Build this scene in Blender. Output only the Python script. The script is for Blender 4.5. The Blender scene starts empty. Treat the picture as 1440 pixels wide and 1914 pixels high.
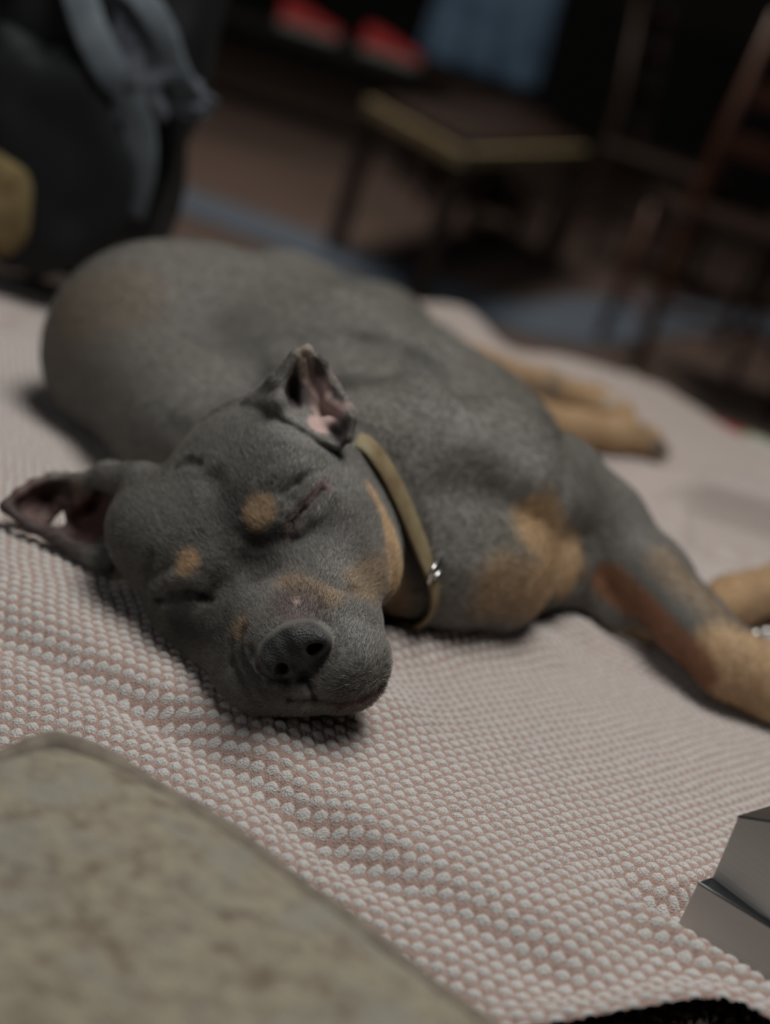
import bpy, math, random, os
import numpy as np
from mathutils import Vector, Matrix, noise

# ------------------------------------------------------------------ camera, world, lights, exposure
C = bpy.context.scene
F_PX = 957.0 / math.tan(math.radians(21.0))      # focal length in pixels of the 1440x1914 frame
PITCH, ROLL = math.radians(21.0), math.radians(18.0)
ZB = 0.45                                         # height of the sofa seat above the floor
CAM = np.array([0.0, 0.0, ZB + 0.34])
_fwd = np.array([0, math.cos(PITCH), -math.sin(PITCH)])
_r0 = np.array([1.0, 0, 0]); _u0 = np.array([0, math.sin(PITCH), math.cos(PITCH)])
EX = math.cos(ROLL) * _r0 + math.sin(ROLL) * _u0
EY = -math.sin(ROLL) * _r0 + math.cos(ROLL) * _u0
EZ = -_fwd                                        # towards the camera
cd = bpy.data.cameras.new('camera'); cam = bpy.data.objects.new('camera', cd)
C.collection.objects.link(cam); C.camera = cam
cam.matrix_world = Matrix(((EX[0], EY[0], EZ[0], CAM[0]), (EX[1], EY[1], EZ[1], CAM[1]),
                           (EX[2], EY[2], EZ[2], CAM[2]), (0, 0, 0, 1)))
cd.sensor_fit = 'VERTICAL'; cd.sensor_height = 24.0
cd.lens = 12.0 / math.tan(math.radians(21.0)); cd.clip_start = 0.02; cd.clip_end = 60
cd.dof.use_dof = True; cd.dof.focus_distance = 0.635; cd.dof.aperture_fstop = 2.0

w = bpy.data.worlds.new('room_dark'); C.world = w; w.use_nodes = True
w.node_tree.nodes['Background'].inputs[0].default_value = (0.75, 0.85, 1.0, 1)
w.node_tree.nodes['Background'].inputs[1].default_value = 0.02
def area(name, loc, target, size, power, col):
    l = bpy.data.lights.new(name, 'AREA'); l.shape = 'DISK'; l.size = size; l.energy = power; l.color = col
    o = bpy.data.objects.new(name, l); C.collection.objects.link(o); o.location = loc
    o.rotation_euler = (Vector(target) - Vector(loc)).to_track_quat('-Z', 'Y').to_euler()
    o['kind'] = 'helper'
    return o
area('ceiling_light', (0.12, 0.74, 2.25), (0.0, 0.78, ZB), 0.9, 29.0, (1.0, 0.985, 0.955))
area('background_fill', (-0.5, 3.9, 2.6), (0.0, 5.0, 0), 0.9, 60.0, (1.0, 0.86, 0.74))  # added lamp that brightens the background, no fixture seen
area('fill_light', (-1.6, -0.9, 1.9), (0.0, 0.6, ZB), 1.0, 4.0, (0.92, 0.96, 1.0))  # added soft fill from behind the camera, no window there
C.view_settings.view_transform = 'Standard'; C.view_settings.look = 'None'
C.view_settings.gamma = 1.0; C.view_settings.use_curve_mapping = False
C.view_settings.exposure = 0.0
try:
    C.cycles.use_denoising = True
except Exception: pass

# ------------------------------------------------------------------ helpers
def ray(px, py):
    return _fwd + (px - 720.0) / F_PX * EX + (957.0 - py) / F_PX * EY
def P(px, py, zc):
    return CAM + zc * ray(px, py)
def to_px(p):
    q = np.asarray(p) - CAM; z = -(q @ EZ)
    return 720 + F_PX * (q @ EX) / z, 957 - F_PX * (q @ EY) / z, z
TILT = 0.07
def plane_z(x, y):
    return ZB - TILT * (y - 0.57)
def on_bed(px, py, h=0.0):
    d = ray(px, py)
    t = (ZB + h - CAM[2] + TILT * 0.57 - TILT * CAM[1]) / (d[2] + TILT * d[1])
    return CAM + t * d
def on_floor(px, py, h=0.0):
    d = ray(px, py); return CAM + (h - CAM[2]) / d[2] * d
def sst(a, b, x):
    t = np.clip((x - a) / (b - a), 0, 1); return t * t * (3 - 2 * t)

def link(o, parent=None):
    C.collection.objects.link(o)
    if parent is not None: o.parent = parent
    return o
def mesh_obj(name, verts, faces, mat, parent=None, smooth=True):
    me = bpy.data.meshes.new(name)
    if isinstance(verts, np.ndarray):
        faces = np.asarray(faces, dtype=np.int32); n, m = faces.shape
        me.vertices.add(len(verts)); me.vertices.foreach_set('co', verts.astype(np.float32).ravel())
        me.loops.add(n * m); me.loops.foreach_set('vertex_index', faces.ravel())
        me.polygons.add(n); me.polygons.foreach_set('loop_start', np.arange(0, n * m, m, dtype=np.int32))
        me.update(calc_edges=True)
    else:
        me.from_pydata([tuple(v) for v in verts], [], [tuple(f) for f in faces]); me.update()
    if smooth: me.polygons.foreach_set('use_smooth', [True] * len(me.polygons))
    if mat is not None: me.materials.append(mat)
    o = bpy.data.objects.new(name, me)
    return link(o, parent)
def tag(o, label=None, cat=None, group=None, kind=None):
    if label: o['label'] = label
    if cat: o['category'] = cat
    if group: o['group'] = group
    if kind: o['kind'] = kind
    return o
def empty(name, loc):
    o = bpy.data.objects.new(name, None); o.location = tuple(loc); o.empty_display_size = 0.05
    link(o)
    return o
def put(o, parent):
    "parent with world coordinates kept (mesh data is in world space)"
    o.parent = parent
    o.matrix_parent_inverse = Matrix.Translation(-Vector(parent.location))
    return o

def new_mat(name, col=(0.5, 0.5, 0.5), rough=0.7, spec=0.3, metal=0.0):
    m = bpy.data.materials.new(name); m.use_nodes = True
    b = m.node_tree.nodes['Principled BSDF']
    b.inputs['Base Color'].default_value = (*col, 1); b.inputs['Roughness'].default_value = rough
    b.inputs['Specular IOR Level'].default_value = spec; b.inputs['Metallic'].default_value = metal
    return m
def nd(m, t, **kw):
    n = m.node_tree.nodes.new(t)
    for k, v in kw.items(): setattr(n, k, v)
    return n
def lk(m, a, b): m.node_tree.links.new(a, b)
def noise_mat(name, c1, c2, scale, rough=0.8, spec=0.2, bump=0.2, bscale=None, stretch=(1, 1, 1), detail=4, metal=0.0, dist=0.01):
    m = new_mat(name, c1, rough, spec, metal); b = m.node_tree.nodes['Principled BSDF']
    tc = nd(m, 'ShaderNodeTexCoord'); mp = nd(m, 'ShaderNodeMapping'); mp.inputs['Scale'].default_value = stretch
    n = nd(m, 'ShaderNodeTexNoise'); n.inputs['Scale'].default_value = scale; n.inputs['Detail'].default_value = detail
    r = nd(m, 'ShaderNodeMix', data_type='RGBA'); r.inputs['A'].default_value = (*c1, 1); r.inputs['B'].default_value = (*c2, 1)
    cr = nd(m, 'ShaderNodeMapRange'); cr.inputs[1].default_value = 0.35; cr.inputs[2].default_value = 0.65
    lk(m, tc.outputs['Object'], mp.inputs[0]); lk(m, mp.outputs[0], n.inputs['Vector'])
    lk(m, n.outputs['Fac'], cr.inputs[0]); lk(m, cr.outputs[0], r.inputs['Factor']); lk(m, r.outputs['Result'], b.inputs['Base Color'])
    if bump:
        n2 = nd(m, 'ShaderNodeTexNoise'); n2.inputs['Scale'].default_value = bscale or scale; n2.inputs['Detail'].default_value = 6
        bp = nd(m, 'ShaderNodeBump'); bp.inputs['Strength'].default_value = bump; bp.inputs['Distance'].default_value = dist
        lk(m, mp.outputs[0], n2.inputs['Vector']); lk(m, n2.outputs['Fac'], bp.inputs['Height']); lk(m, bp.outputs[0], b.inputs['Normal'])
    return m

def box(c, s, ax=None, bev=0.0):
    "verts and faces of a box: centre, full size, axes (3 rows)"
    ax = np.eye(3) if ax is None else np.asarray(ax)
    v = [np.asarray(c) + 0.5 * (sx * s[0] * ax[0] + sy * s[1] * ax[1] + sz * s[2] * ax[2])
         for sz in (-1, 1) for sy in (-1, 1) for sx in (-1, 1)]
    f = [(0, 2, 3, 1), (4, 5, 7, 6), (0, 1, 5, 4), (2, 6, 7, 3), (0, 4, 6, 2), (1, 3, 7, 5)]
    return v, f
def add_bevel(o, w_, seg=2):
    m = o.modifiers.new('bevel', 'BEVEL'); m.width = w_; m.segments = seg; m.limit_method = 'ANGLE'
    return o
def tube(pts, rads, n=12, closed=False):
    "verts and faces of a tube along points with a radius at each"
    pts = [np.asarray(p, float) for p in pts]; V = []; Fc = []; N = len(pts); up = None
    for i, p in enumerate(pts):
        a = pts[(i - 1) % N] if (closed or i > 0) else p; b = pts[(i + 1) % N] if (closed or i < N - 1) else p
        t = b - a; t = t / np.linalg.norm(t)
        if up is None:
            up = np.array([0, 0, 1.0]) if abs(t[2]) < 0.9 else np.array([1.0, 0, 0])
        s = np.cross(t, up); s /= np.linalg.norm(s); up = np.cross(s, t)
        r = rads[i] if hasattr(rads, '__len__') else rads
        for k in range(n):
            an = 2 * math.pi * k / n
            V.append(p + r * (math.cos(an) * s + math.sin(an) * up))
    for i in range(N if closed else N - 1):
        j = (i + 1) % N
        for k in range(n):
            l = (k + 1) % n
            Fc.append((i * n + k, i * n + l, j * n + l, j * n + k))
    if not closed:
        Fc.append(tuple(range(n))[::-1]); Fc.append(tuple((N - 1) * n + k for k in range(n)))
    return V, Fc
def spline(pts, n):
    "Catmull-Rom through rows of numbers"
    p = np.asarray(pts, float); p = np.vstack([2 * p[0] - p[1], p, 2 * p[-1] - p[-2]]); out = []
    m = len(p) - 3
    for i in range(n):
        t = i / (n - 1) * m; k = min(int(t), m - 1); t -= k
        a, b, c, d = p[k:k + 4]
        out.append(0.5 * ((2 * b) + (c - a) * t + (2 * a - 5 * b + 4 * c - d) * t * t + (3 * b - a - 3 * c + d) * t ** 3))
    return np.array(out)
# ------------------------------------------------------------------ implicit surfaces for the dog's one continuous body
FINE, COARSE = float(os.environ.get('DOGRES', '0.0011')), float(os.environ.get('DOGRES2', '0.0026'))
def axis_coords(lo, hi, a, b):
    "grid lines: COARSE outside [a,b], FINE inside"
    g1 = np.arange(a, b, FINE); g0 = np.arange(a - COARSE, lo, -COARSE)[::-1]; g2 = np.arange(b, hi, COARSE)
    return np.concatenate([g0, g1, g2]).astype(np.float32)
class Field:
    def __init__(s, xs, ys, zs):
        s.x, s.y, s.z = xs, ys, zs
        s.D = np.full((len(xs), len(ys), len(zs)), 0.05, np.float32)
    def sub(s, lo, hi):
        i = [np.searchsorted(g, l) for g, l in zip((s.x, s.y, s.z), lo)]
        j = [np.searchsorted(g, h) for g, h in zip((s.x, s.y, s.z), hi)]
        sl = tuple(slice(a, b) for a, b in zip(i, j))
        return sl, s.x[sl[0]][:, None, None], s.y[sl[1]][None, :, None], s.z[sl[2]][None, None, :]
    def comb(s, sl, d, k, op):
        A = s.D[sl]
        if op == 'cut': d = -d
        if op == 'add':
            h = np.maximum(k - np.abs(A - d), 0); s.D[sl] = np.minimum(A, d) - h * h / (4 * k)
        else:
            h = np.maximum(k - np.abs(A - d), 0); s.D[sl] = np.maximum(A, d) + h * h / (4 * k)
    def ell(s, c, r, ax=None, k=0.01, op='add'):
        c = np.asarray(c, float); r = np.asarray(r, float); ax = np.eye(3) if ax is None else np.asarray(ax)
        e = np.sqrt(((ax * r[:, None]) ** 2).sum(0)) + k + 0.006
        sl, X, Y, Z = s.sub(c - e, c + e)
        X = X - c[0]; Y = Y - c[1]; Z = Z - c[2]
        k0 = 0; k1 = 0
        for i in range(3):
            q = (X * np.float32(ax[i][0]) + Y * np.float32(ax[i][1])) + Z * np.float32(ax[i][2])
            q = q / np.float32(r[i]); k0 = k0 + q * q; q = q / np.float32(r[i]); k1 = k1 + q * q
        k0 = np.sqrt(k0); k1 = np.sqrt(k1) + 1e-6
        s.comb(sl, (k0 * (k0 - 1) / k1).astype(np.float32), k, op)
    def cone(s, a, b, r1, r2, k=0.01, op='add'):
        a = np.asarray(a, float); b = np.asarray(b, float); R = max(r1, r2) + k + 0.006
        sl, X, Y, Z = s.sub(np.minimum(a, b) - R, np.maximum(a, b) + R)
        ba = (b - a).astype(np.float32); X = X - np.float32(a[0]); Y = Y - np.float32(a[1]); Z = Z - np.float32(a[2])
        t = np.clip((X * ba[0] + Y * ba[1] + Z * ba[2]) / np.float32(ba @ ba), 0, 1)
        d = np.sqrt((X - t * ba[0]) ** 2 + (Y - t * ba[1]) ** 2 + (Z - t * ba[2]) ** 2) - (r1 + t * (r2 - r1))
        s.comb(sl, d.astype(np.float32), k, op)
    def chain(s, pts, rads, k=0.01, op='add'):
        for i in range(len(pts) - 1): s.cone(pts[i], pts[i + 1], rads[i], rads[i + 1], k, op)
    def tri(s, a, b, c, r, k=0.004, op='add'):
        a, b, c = (np.asarray(q, float) for q in (a, b, c)); R = r + k + 0.004
        sl, X, Y, Z = s.sub(np.minimum(np.minimum(a, b), c) - R, np.maximum(np.maximum(a, b), c) + R)
        if 0 in s.D[sl].shape: return
        p = np.stack(np.broadcast_arrays(X, Y, Z), -1).astype(np.float32)
        ba, cb, ac = b - a, c - b, a - c; n = np.cross(ba, ac)
        pa, pb, pc = p - a.astype(np.float32), p - b.astype(np.float32), p - c.astype(np.float32)
        def f(v): return v.astype(np.float32)
        ins = (np.sign(pa @ f(np.cross(ba, n))) + np.sign(pb @ f(np.cross(cb, n))) + np.sign(pc @ f(np.cross(ac, n)))) < 2
        def e(q, v):
            t = np.clip((q @ f(v)) / np.float32(v @ v), 0, 1)[..., None]; w_ = q - t * f(v); return (w_ * w_).sum(-1)
        de = np.minimum(np.minimum(e(pa, ba), e(pb, cb)), e(pc, ac))
        dn = (pa @ f(n)) ** 2 / np.float32(n @ n)
        d = np.sqrt(np.where(ins, de, dn)) - r
        s.comb(sl, d.astype(np.float32), k, op)
    def bump(s, c, r, amp):
        "push the surface out (amp>0) or in with a smooth falloff"
        c = np.asarray(c, float); sl, X, Y, Z = s.sub(c - r, c + r)
        q = 1 - ((X - c[0]) ** 2 + (Y - c[1]) ** 2 + (Z - c[2]) ** 2) / (r * r)
        s.D[sl] -= (amp * np.maximum(q, 0) ** 2).astype(np.float32)
    def groove(s, a, b, r, amp):
        "a soft valley (amp<0) or ridge (amp>0) along a segment"
        a = np.asarray(a, float); b = np.asarray(b, float)
        sl, X, Y, Z = s.sub(np.minimum(a, b) - r, np.maximum(a, b) + r)
        ba = b - a; X = X - a[0]; Y = Y - a[1]; Z = Z - a[2]
        t = np.clip((X * ba[0] + Y * ba[1] + Z * ba[2]) / (ba @ ba), 0, 1)
        d2 = (X - t * ba[0]) ** 2 + (Y - t * ba[1]) ** 2 + (Z - t * ba[2]) ** 2
        s.D[sl] -= (amp * np.maximum(1 - d2 / (r * r), 0) ** 2).astype(np.float32)
    def at(s, p):
        "field value at a point (trilinear)"
        g = (s.x, s.y, s.z); i = []; f = []
        for k in range(3):
            a = int(np.clip(np.searchsorted(g[k], p[k]) - 1, 0, len(g[k]) - 2)); i.append(a)
            f.append(float(np.clip((p[k] - g[k][a]) / (g[k][a + 1] - g[k][a]), 0, 1)))
        c = s.D[i[0]:i[0] + 2, i[1]:i[1] + 2, i[2]:i[2] + 2].astype(float)
        c = c[0] * (1 - f[0]) + c[1] * f[0]; c = c[0] * (1 - f[1]) + c[1] * f[1]
        return c[0] * (1 - f[2]) + c[1] * f[2]
    def grad(s, p, e=.002):
        g = np.array([s.at(p + e * v) - s.at(p - e * v) for v in np.eye(3)]); return g / (np.linalg.norm(g) + 1e-9)
    def seen(s, px, py, lift=0.0):
        "the point of the surface met along the line of sight through a pixel of the photo"
        d = ray(px, py); t = 0.5
        for _ in range(400):
            v = s.at(CAM + t * d)
            if v < 1e-4: break
            t += min(max(v * .5, 3e-4), .006)
            if t > 1.8: break
        return CAM + (t - lift) * d
    def nets(s):
        D = s.D; S = D < 0
        act = np.zeros(tuple(n - 1 for n in D.shape), bool); nx, ny, nz = act.shape
        allin = np.ones_like(act); anyin = np.zeros_like(act)
        for dx in (0, 1):
            for dy in (0, 1):
                for dz in (0, 1):
                    q = S[dx:nx + dx, dy:ny + dy, dz:nz + dz]; allin &= q; anyin |= q
        act = anyin & ~allin; del allin, anyin
        I = np.argwhere(act); idx = np.full(act.shape, -1, np.int32); idx[act] = np.arange(len(I), dtype=np.int32)
        acc = np.zeros((len(I), 3)); cnt = np.zeros(len(I)); G = (s.x, s.y, s.z)
        for ax in range(3):
            o1, o2 = [q for q in range(3) if q != ax]
            for a in (0, 1):
                for b in (0, 1):
                    c0 = I.copy(); c0[:, o1] += a; c0[:, o2] += b; c1 = c0.copy(); c1[:, ax] += 1
                    d0 = D[c0[:, 0], c0[:, 1], c0[:, 2]]; d1 = D[c1[:, 0], c1[:, 1], c1[:, 2]]
                    m = (d0 < 0) != (d1 < 0); t = np.where(m, d0 / np.where(m, d0 - d1, 1), 0)
                    q = np.stack([G[i][c0[:, i]] for i in range(3)], 1).astype(float)
                    q[:, ax] += t * (G[ax][c1[:, ax]] - G[ax][c0[:, ax]])
                    acc[m] += q[m]; cnt[m] += 1
        V = acc / cnt[:, None]; Fc = []
        for ax in range(3):
            o1, o2 = (ax + 1) % 3, (ax + 2) % 3
            a = [slice(None)] * 3; b = [slice(None)] * 3; a[ax] = slice(0, -1); b[ax] = slice(1, None)
            sa = S[tuple(a)]; sb = S[tuple(b)]
            E = np.argwhere(sa != sb); ok = (E[:, o1] > 0) & (E[:, o2] > 0) & (E[:, o1] < act.shape[o1]) & (E[:, o2] < act.shape[o2])
            E = E[ok]; ins = sa[E[:, 0], E[:, 1], E[:, 2]]
            def g(d1, d2):
                q = E.copy(); q[:, o1] -= d1; q[:, o2] -= d2; return idx[q[:, 0], q[:, 1], q[:, 2]]
            quad = np.stack([g(1, 1), g(0, 1), g(0, 0), g(1, 0)], 1)
            quad[~ins] = quad[~ins][:, ::-1]; Fc.append(quad)
        return V, np.concatenate(Fc)
# ------------------------------------------------------------------ the seat's surface: one height function for blanket, dog and cushion
A0, B0 = np.array([-0.20, 0.705]), np.array([0.20, 0.525])
_n = np.array([-(B0 - A0)[1], (B0 - A0)[0]]); _n = -_n / np.linalg.norm(_n)      # points to the front
_t = (B0 - A0) / np.linalg.norm(B0 - A0)
def soft_z(x, y):
    "seat surface without folds"
    yy = np.minimum(y, 1.12) ; z = ZB - TILT * (yy - 0.57)
    t = (x - A0[0]) * _n[0] + (y - A0[1]) * _n[1]; t = np.maximum(t, 0)
    return z - np.where(t < 0.16, 2.0 * t * t, 2.0 * 0.0256 + 0.64 * (np.minimum(t, .30) - 0.16))
def g2(x, y, a, b, wd, amp, soft=0.03):
    "fold (amp>0) or valley (amp<0) along a segment a-b in plan"
    a = np.asarray(a); b = np.asarray(b); d = b - a; L = np.linalg.norm(d); d = d / L
    s = (x - a[0]) * d[0] + (y - a[1]) * d[1]; e = np.abs((x - a[0]) * -d[1] + (y - a[1]) * d[0])
    q = np.maximum(np.maximum(-s, s - L), 0)
    return amp * np.exp(-(e / wd) ** 2) * np.exp(-(q / soft) ** 2)
def hit(px, py, h=0.0, fn=soft_z):
    d = ray(px, py); t = 0.3; 
    for _ in range(60):
        p = CAM + t * d; g = p[2] - (fn(p[0], p[1]) + h)
        t += g * 0.9 / max(0.25, -d[2] + 0.15)
        if abs(g) < 1e-6: break
    return CAM + t * d
def xy(px, py): return hit(px, py)[:2]
FOLDS = [((500, 1325), (700, 1325), 0.035, 0.010), ((735, 1212), (985, 1212), 0.020, 0.013), ((1262, 1752), (1600, 1968), 0.009, 0.008), ((1290, 1705), (1640, 1922), 0.014, -0.018),   # pixel ends in the photo, width, height
    ((-40, 1160), (300, 1330), 0.011, -0.0070), ((300, 1330), (640, 1580), 0.011, -0.0075), ((640, 1580), (1000, 1800), 0.012, -0.005),
    ((60, 1120), (420, 1400), 0.016, 0.003), ((700, 1540), (1050, 1720), 0.03, 0.004),
    ((840, 1165), (1060, 1185), 0.016, 0.006), ((1060, 1185), (1500, 1350), 0.020, 0.009),
    ((860, 1120), (1080, 1150), 0.018, -0.006), ((1080, 1150), (1340, 1240), 0.016, -0.010),
    ((1312, 968), (1500, 1030), 0.009, 0.055), ((1340, 1040), (1480, 1085), 0.014, -0.010),
    ((1250, 930), (1270, 1010), 0.016, 0.010), ((1200, 880), (1440, 930), 0.03, 0.008), ((1290, 850), (1440, 880), 0.035, -0.012),
    ((930, 600), (990, 670), 0.05, -0.02), ((860, 580), (920, 690), 0.06, 0.022),
]
_F = [(xy(*a), xy(*b), w_, h_) for a, b, w_, h_ in FOLDS]
def slope_of(p, q):
    a, b = to_px(p), to_px(q); return (b[1] - a[1]) / (b[0] - a[0] + 1e-9) if b[0] > a[0] else 9
l_bl = P(1262, 1738, to_px(hit(1262, 1738))[2] + .016); l_br = P(1440, 1848, to_px(hit(1440, 1848))[2] + .016)   # foot of the lower book
BACK = min((np.array([math.cos(a), math.sin(a), 0]) for a in np.linspace(-.2, 1.5, 120)), key=lambda v_: abs(slope_of(l_bl, l_bl + .02 * v_) + .37))
_M = np.linalg.inv(np.array([(l_br - l_bl)[:2], BACK[:2]]).T)
def seat_z(x, y):
    z = soft_z(x, y)
    for a, b, w_, h_ in _F: z = z + g2(x, y, a, b, w_, h_)
    # the cloth is pressed down where the books lie
    s = _M[0, 0] * (x - l_bl[0]) + _M[0, 1] * (y - l_bl[1]); t = _M[1, 0] * (x - l_bl[0]) + _M[1, 1] * (y - l_bl[1])
    floor_ = l_bl[2] + s * (l_br[2] - l_bl[2]) - .0042
    w_ = sst(-.45, -.12, s) * sst(-.010, -.004, t) * (1 - sst(.135, .19, t)) * (1 - sst(2.9, 3.6, s))
    return z + w_ * np.minimum(floor_ - z, 0)
# ------------------------------------------------------------------ the dog
# head frame (centimetres): r to the dog's left, u out of the forehead, f along the muzzle; origin between the eyes
_b = math.radians(27); _yw = math.radians(7)
def cv(a, b, c): return a * EX + b * EY + c * EZ
_R = cv(.806, .592, 0); _d = cv(.592, -.806, 0); _z = cv(0, 0, 1)
_F0 = math.cos(_b) * _z + math.sin(_b) * _d; HU = math.sin(_b) * _z - math.cos(_b) * _d
HF = math.cos(_yw) * _F0 - math.sin(_yw) * _R; HR = math.cos(_yw) * _R + math.sin(_yw) * _F0
HM = P(460, 1034, 0.69)
HAX = np.array([HR, HU, HF])
def H(r, u, f): return HM + 0.01 * (r * HR + u * HU + f * HF)
def B(px, py, h): return hit(px, py, h)
def rot_ax(ax, i, j, ang):
    ax = np.array(ax, float); c, s_ = math.cos(ang), math.sin(ang); a, b = ax[i].copy(), ax[j].copy()
    ax[i] = c * a + s_ * b; ax[j] = -s_ * a + c * b; return ax
W = np.eye(3)
def frame_along(a, b):
    "axes: 0 along a->b, 2 roughly up"
    x = np.asarray(b) - np.asarray(a); x = x / np.linalg.norm(x); y = np.cross([0, 0, 1.0], x); y /= np.linalg.norm(y)
    return np.array([x, y, np.cross(x, y)])
lo = np.array([-0.40, 0.53, 0.36]); hi = np.array([0.52, 1.62, 0.62])
FLD = Field(axis_coords(lo[0], hi[0], -0.235, 0.075), axis_coords(lo[1], hi[1], 0.565, 0.80), axis_coords(lo[2], hi[2], 0.425, 0.60))
S = FLD
# --- trunk
pel = B(292, 655, 0.064); loin = B(440, 655, 0.073); rib = B(640, 760, 0.076); sho = B(840, 850, 0.070); che = B(985, 1035, 0.040)
ax = frame_along(pel, sho)
S.ell(pel, (.080, .072, .074), ax, .03)
S.ell(loin, (.10, .080, .074), ax, .04)
S.ell(rib, (.12, .090, .080), ax, .04)
S.ell(sho, (.085, .085, .068), ax, .03)
S.ell(che, (.045, .05, .040), ax, .025)
S.ell(B(1040, 1060, .032), (.03, .03, .026), ax, .02)
S.cone(B(218, 690, .042), B(345, 800, .045), .043, .048, .03)
# haunch behind the ribs and the two hind legs
S.chain([pel, B(520, 612, .066), B(700, 645, .055), B(800, 665, .045)], [.07, .062, .052, .030], .03)
S.chain([B(800, 655, .05), B(900, 690, .035), B(1020, 722, .028), B(1110, 748, .022), B(1160, 778, .02)], [.026, .019, .016, .015, .017], .014)
S.chain([B(860, 760, .03), B(980, 778, .026), B(1080, 800, .022), B(1150, 812, .02), B(1210, 826, .016)], [.028, .020, .018, .020, .017], .012)
for k in range(3):
    S.ell(B(1212 + 9 * k, 822 + 10 * k, .014), (.012, .012, .010), W, .004)
    S.ell(B(1158 + 8 * k, 770 + 9 * k, .026), (.011, .011, .009), W, .004)
# neck
nb = H(1.5, -1.5, -7.5)
S.chain([nb, B(760, 900, .075), B(850, 930, .07)], [.058, .056, .06], .03)
S.chain([H(2.5, -4, -7.5), B(815, 1050, .045), B(900, 1060, .042)], [.038, .038, .045], .02)
# near foreleg
S.chain([B(930, 880, .095), B(1030, 915, .083), B(1120, 978, .068), B(1215, 1080, .050), B(1290, 1165, .038), B(1365, 1240, .028), B(1450, 1285, .022)],
        [.045, .034, .028, .0235, .0200, .0195, .023], .018)
S.chain([B(1450, 1285, .022), B(1520, 1310, .016)], [.023, .020], .01)
# far foreleg: from under the chest, behind the near one, wrist bent up again
S.chain([B(1010, 1050, .035), B(1092, 1092, .030), B(1150, 1140, .022), B(1220, 1170, .018), B(1300, 1155, .019), B(1370, 1125, .021), B(1470, 1095, .022)],
        [.026, .0160, .0155, .0150, .016, .0185, .020], .010)
SPC = [S.seen(*p) for p in ((694, 868), (752, 968), (780, 1068))]
# --- a collar's path: once round the neck in the plane that the photo shows
cc0_, cc1_ = H(1.5, -2.5, -6.0), B(800, 960, .05); cax = (cc1_ - cc0_) / np.linalg.norm(cc1_ - cc0_)
ce = SPC[2] - SPC[0]; ce /= np.linalg.norm(ce); cn = cax - (cax @ ce) * ce; cn /= np.linalg.norm(cn)
cc = cc0_ + cax * ((SPC[1] - cc0_) @ cn) / (cax @ cn)
ca_ = SPC[1] - cc; ca_ -= (ca_ @ cn) * cn; ca_ /= np.linalg.norm(ca_); cb_ = np.cross(cn, ca_)
col_path = []
for k in range(96):
    an_ = 2 * math.pi * k / 96; dv = math.cos(an_) * ca_ + math.sin(an_) * cb_; t = .01
    while t < .085 and S.at(cc + t * dv) < 0: t += .0007
    col_path.append(t)
col_path = np.array(col_path)
for k in range(96):
    an_ = 2 * math.pi * k / 96; dv = math.cos(an_) * ca_ + math.sin(an_) * cb_; x_, y_, z_ = to_px(cc + col_path[k] * dv)
    if x_ < 655 and y_ < 900: col_path[k] *= .80
for _ in range(6): col_path = (np.roll(col_path, 1) + col_path * 2 + np.roll(col_path, -1)) / 4
# --- head
def hel(r, u, f, a, b, c, k, ax_=None): S.ell(H(r, u, f), np.array([a, b, c]) * .01, HAX if ax_ is None else ax_, k)
hel(0, -1.0, -4.8, 6.2, 4.4, 6.0, .02)
hel(0, -.5, -1.6, 4.8, 2.3, 3.0, .012)
hel(-4.6, 1.7, -5.2, 2.4, 2.6, 3.0, .014); hel(4.4, 1.5, -5.2, 2.2, 2.4, 3.0, .014)
for s_ in (-1, 1):
    hel(3.2 * s_, .5, -5.2, 3.2, 3.2, 4.6, .015)
    hel(4.4 * s_ if s_ < 0 else 3.95, -4.0, -3.2, 2.9 if s_ < 0 else 2.6, 3.7, 4.2, .018)
    hel(4.6 * s_, -1.8, -1.6, 2.1, 2.2, 2.6, .015)
    hel(3.7 * s_, -3.4, .8, 2.2, 2.6, 2.8, .014)
    hel(2.3 * s_, -2.9, 2.4, 2.1, 2.2, 3.0, .012)
    hel(2.35 * s_, -3.9, 4.3, 2.2, 2.55, 3.2, .010)
    hel(2.3 * s_, .7, .1, 1.1, .75, 1.0, .009)
    hel(3.9 * s_, -.6, -.2, 1.3, 1.1, 1.15, .009)
hel(3.9, -4.6, -2.2, 2.2, 2.9, 3.2, .010)
hel(0, -2.1, 3.0, 2.6, 1.9, 5.0, .012, rot_ax(HAX, 1, 2, -.12))
S.cone(H(0, -5.6, -1), H(0, -5.7, 4.6), .022, .018, .008)
hel(.3, -6.0, 4.5, 3.0, 1.2, 2.0, .006)
def gro0(pts, r, amp):
    q = [S.seen(*p) for p in pts]
    for i in range(len(q) - 1): S.groove(q[i], q[i + 1], r, amp)
gro0([(560, 648), (690, 658), (790, 690), (880, 750)], .024, -.005); gro0([(560, 690), (700, 700), (800, 735), (900, 800)], .03, .004)
gro0([(730, 880), (790, 930), (835, 1010)], .016, -.0012); gro0([(770, 850), (850, 930), (880, 1010), (870, 1080)], .022, -.0020)
gro0([(850, 880), (920, 940), (950, 990)], .018, -.0014); gro0([(900, 830), (1000, 900), (1080, 960)], .022, .0035)
gro0([(1095, 1040), (1085, 1090), (1040, 1140)], .010, -.003); gro0([(480, 500), (640, 560), (760, 640)], .03, .003)
zN = to_px(S.seen(546, 1213))[2]
for px_, py_, dz_, rr in ((652, 1236, .021, (2.05, 1.95, 1.9)), (586, 1279, .020, (2.3, 1.35, 1.5)), (500, 1268, .025, (1.7, 1.4, 1.6)), (655, 1290, .026, (1.5, .95, 1.4))):
    S.ell(P(px_, py_, zN + dz_), np.array(rr) * .01, np.array([cv(.95, .3, 0), cv(-.3, .95, 0), cv(0, 0, 1)]), .008)
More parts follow.
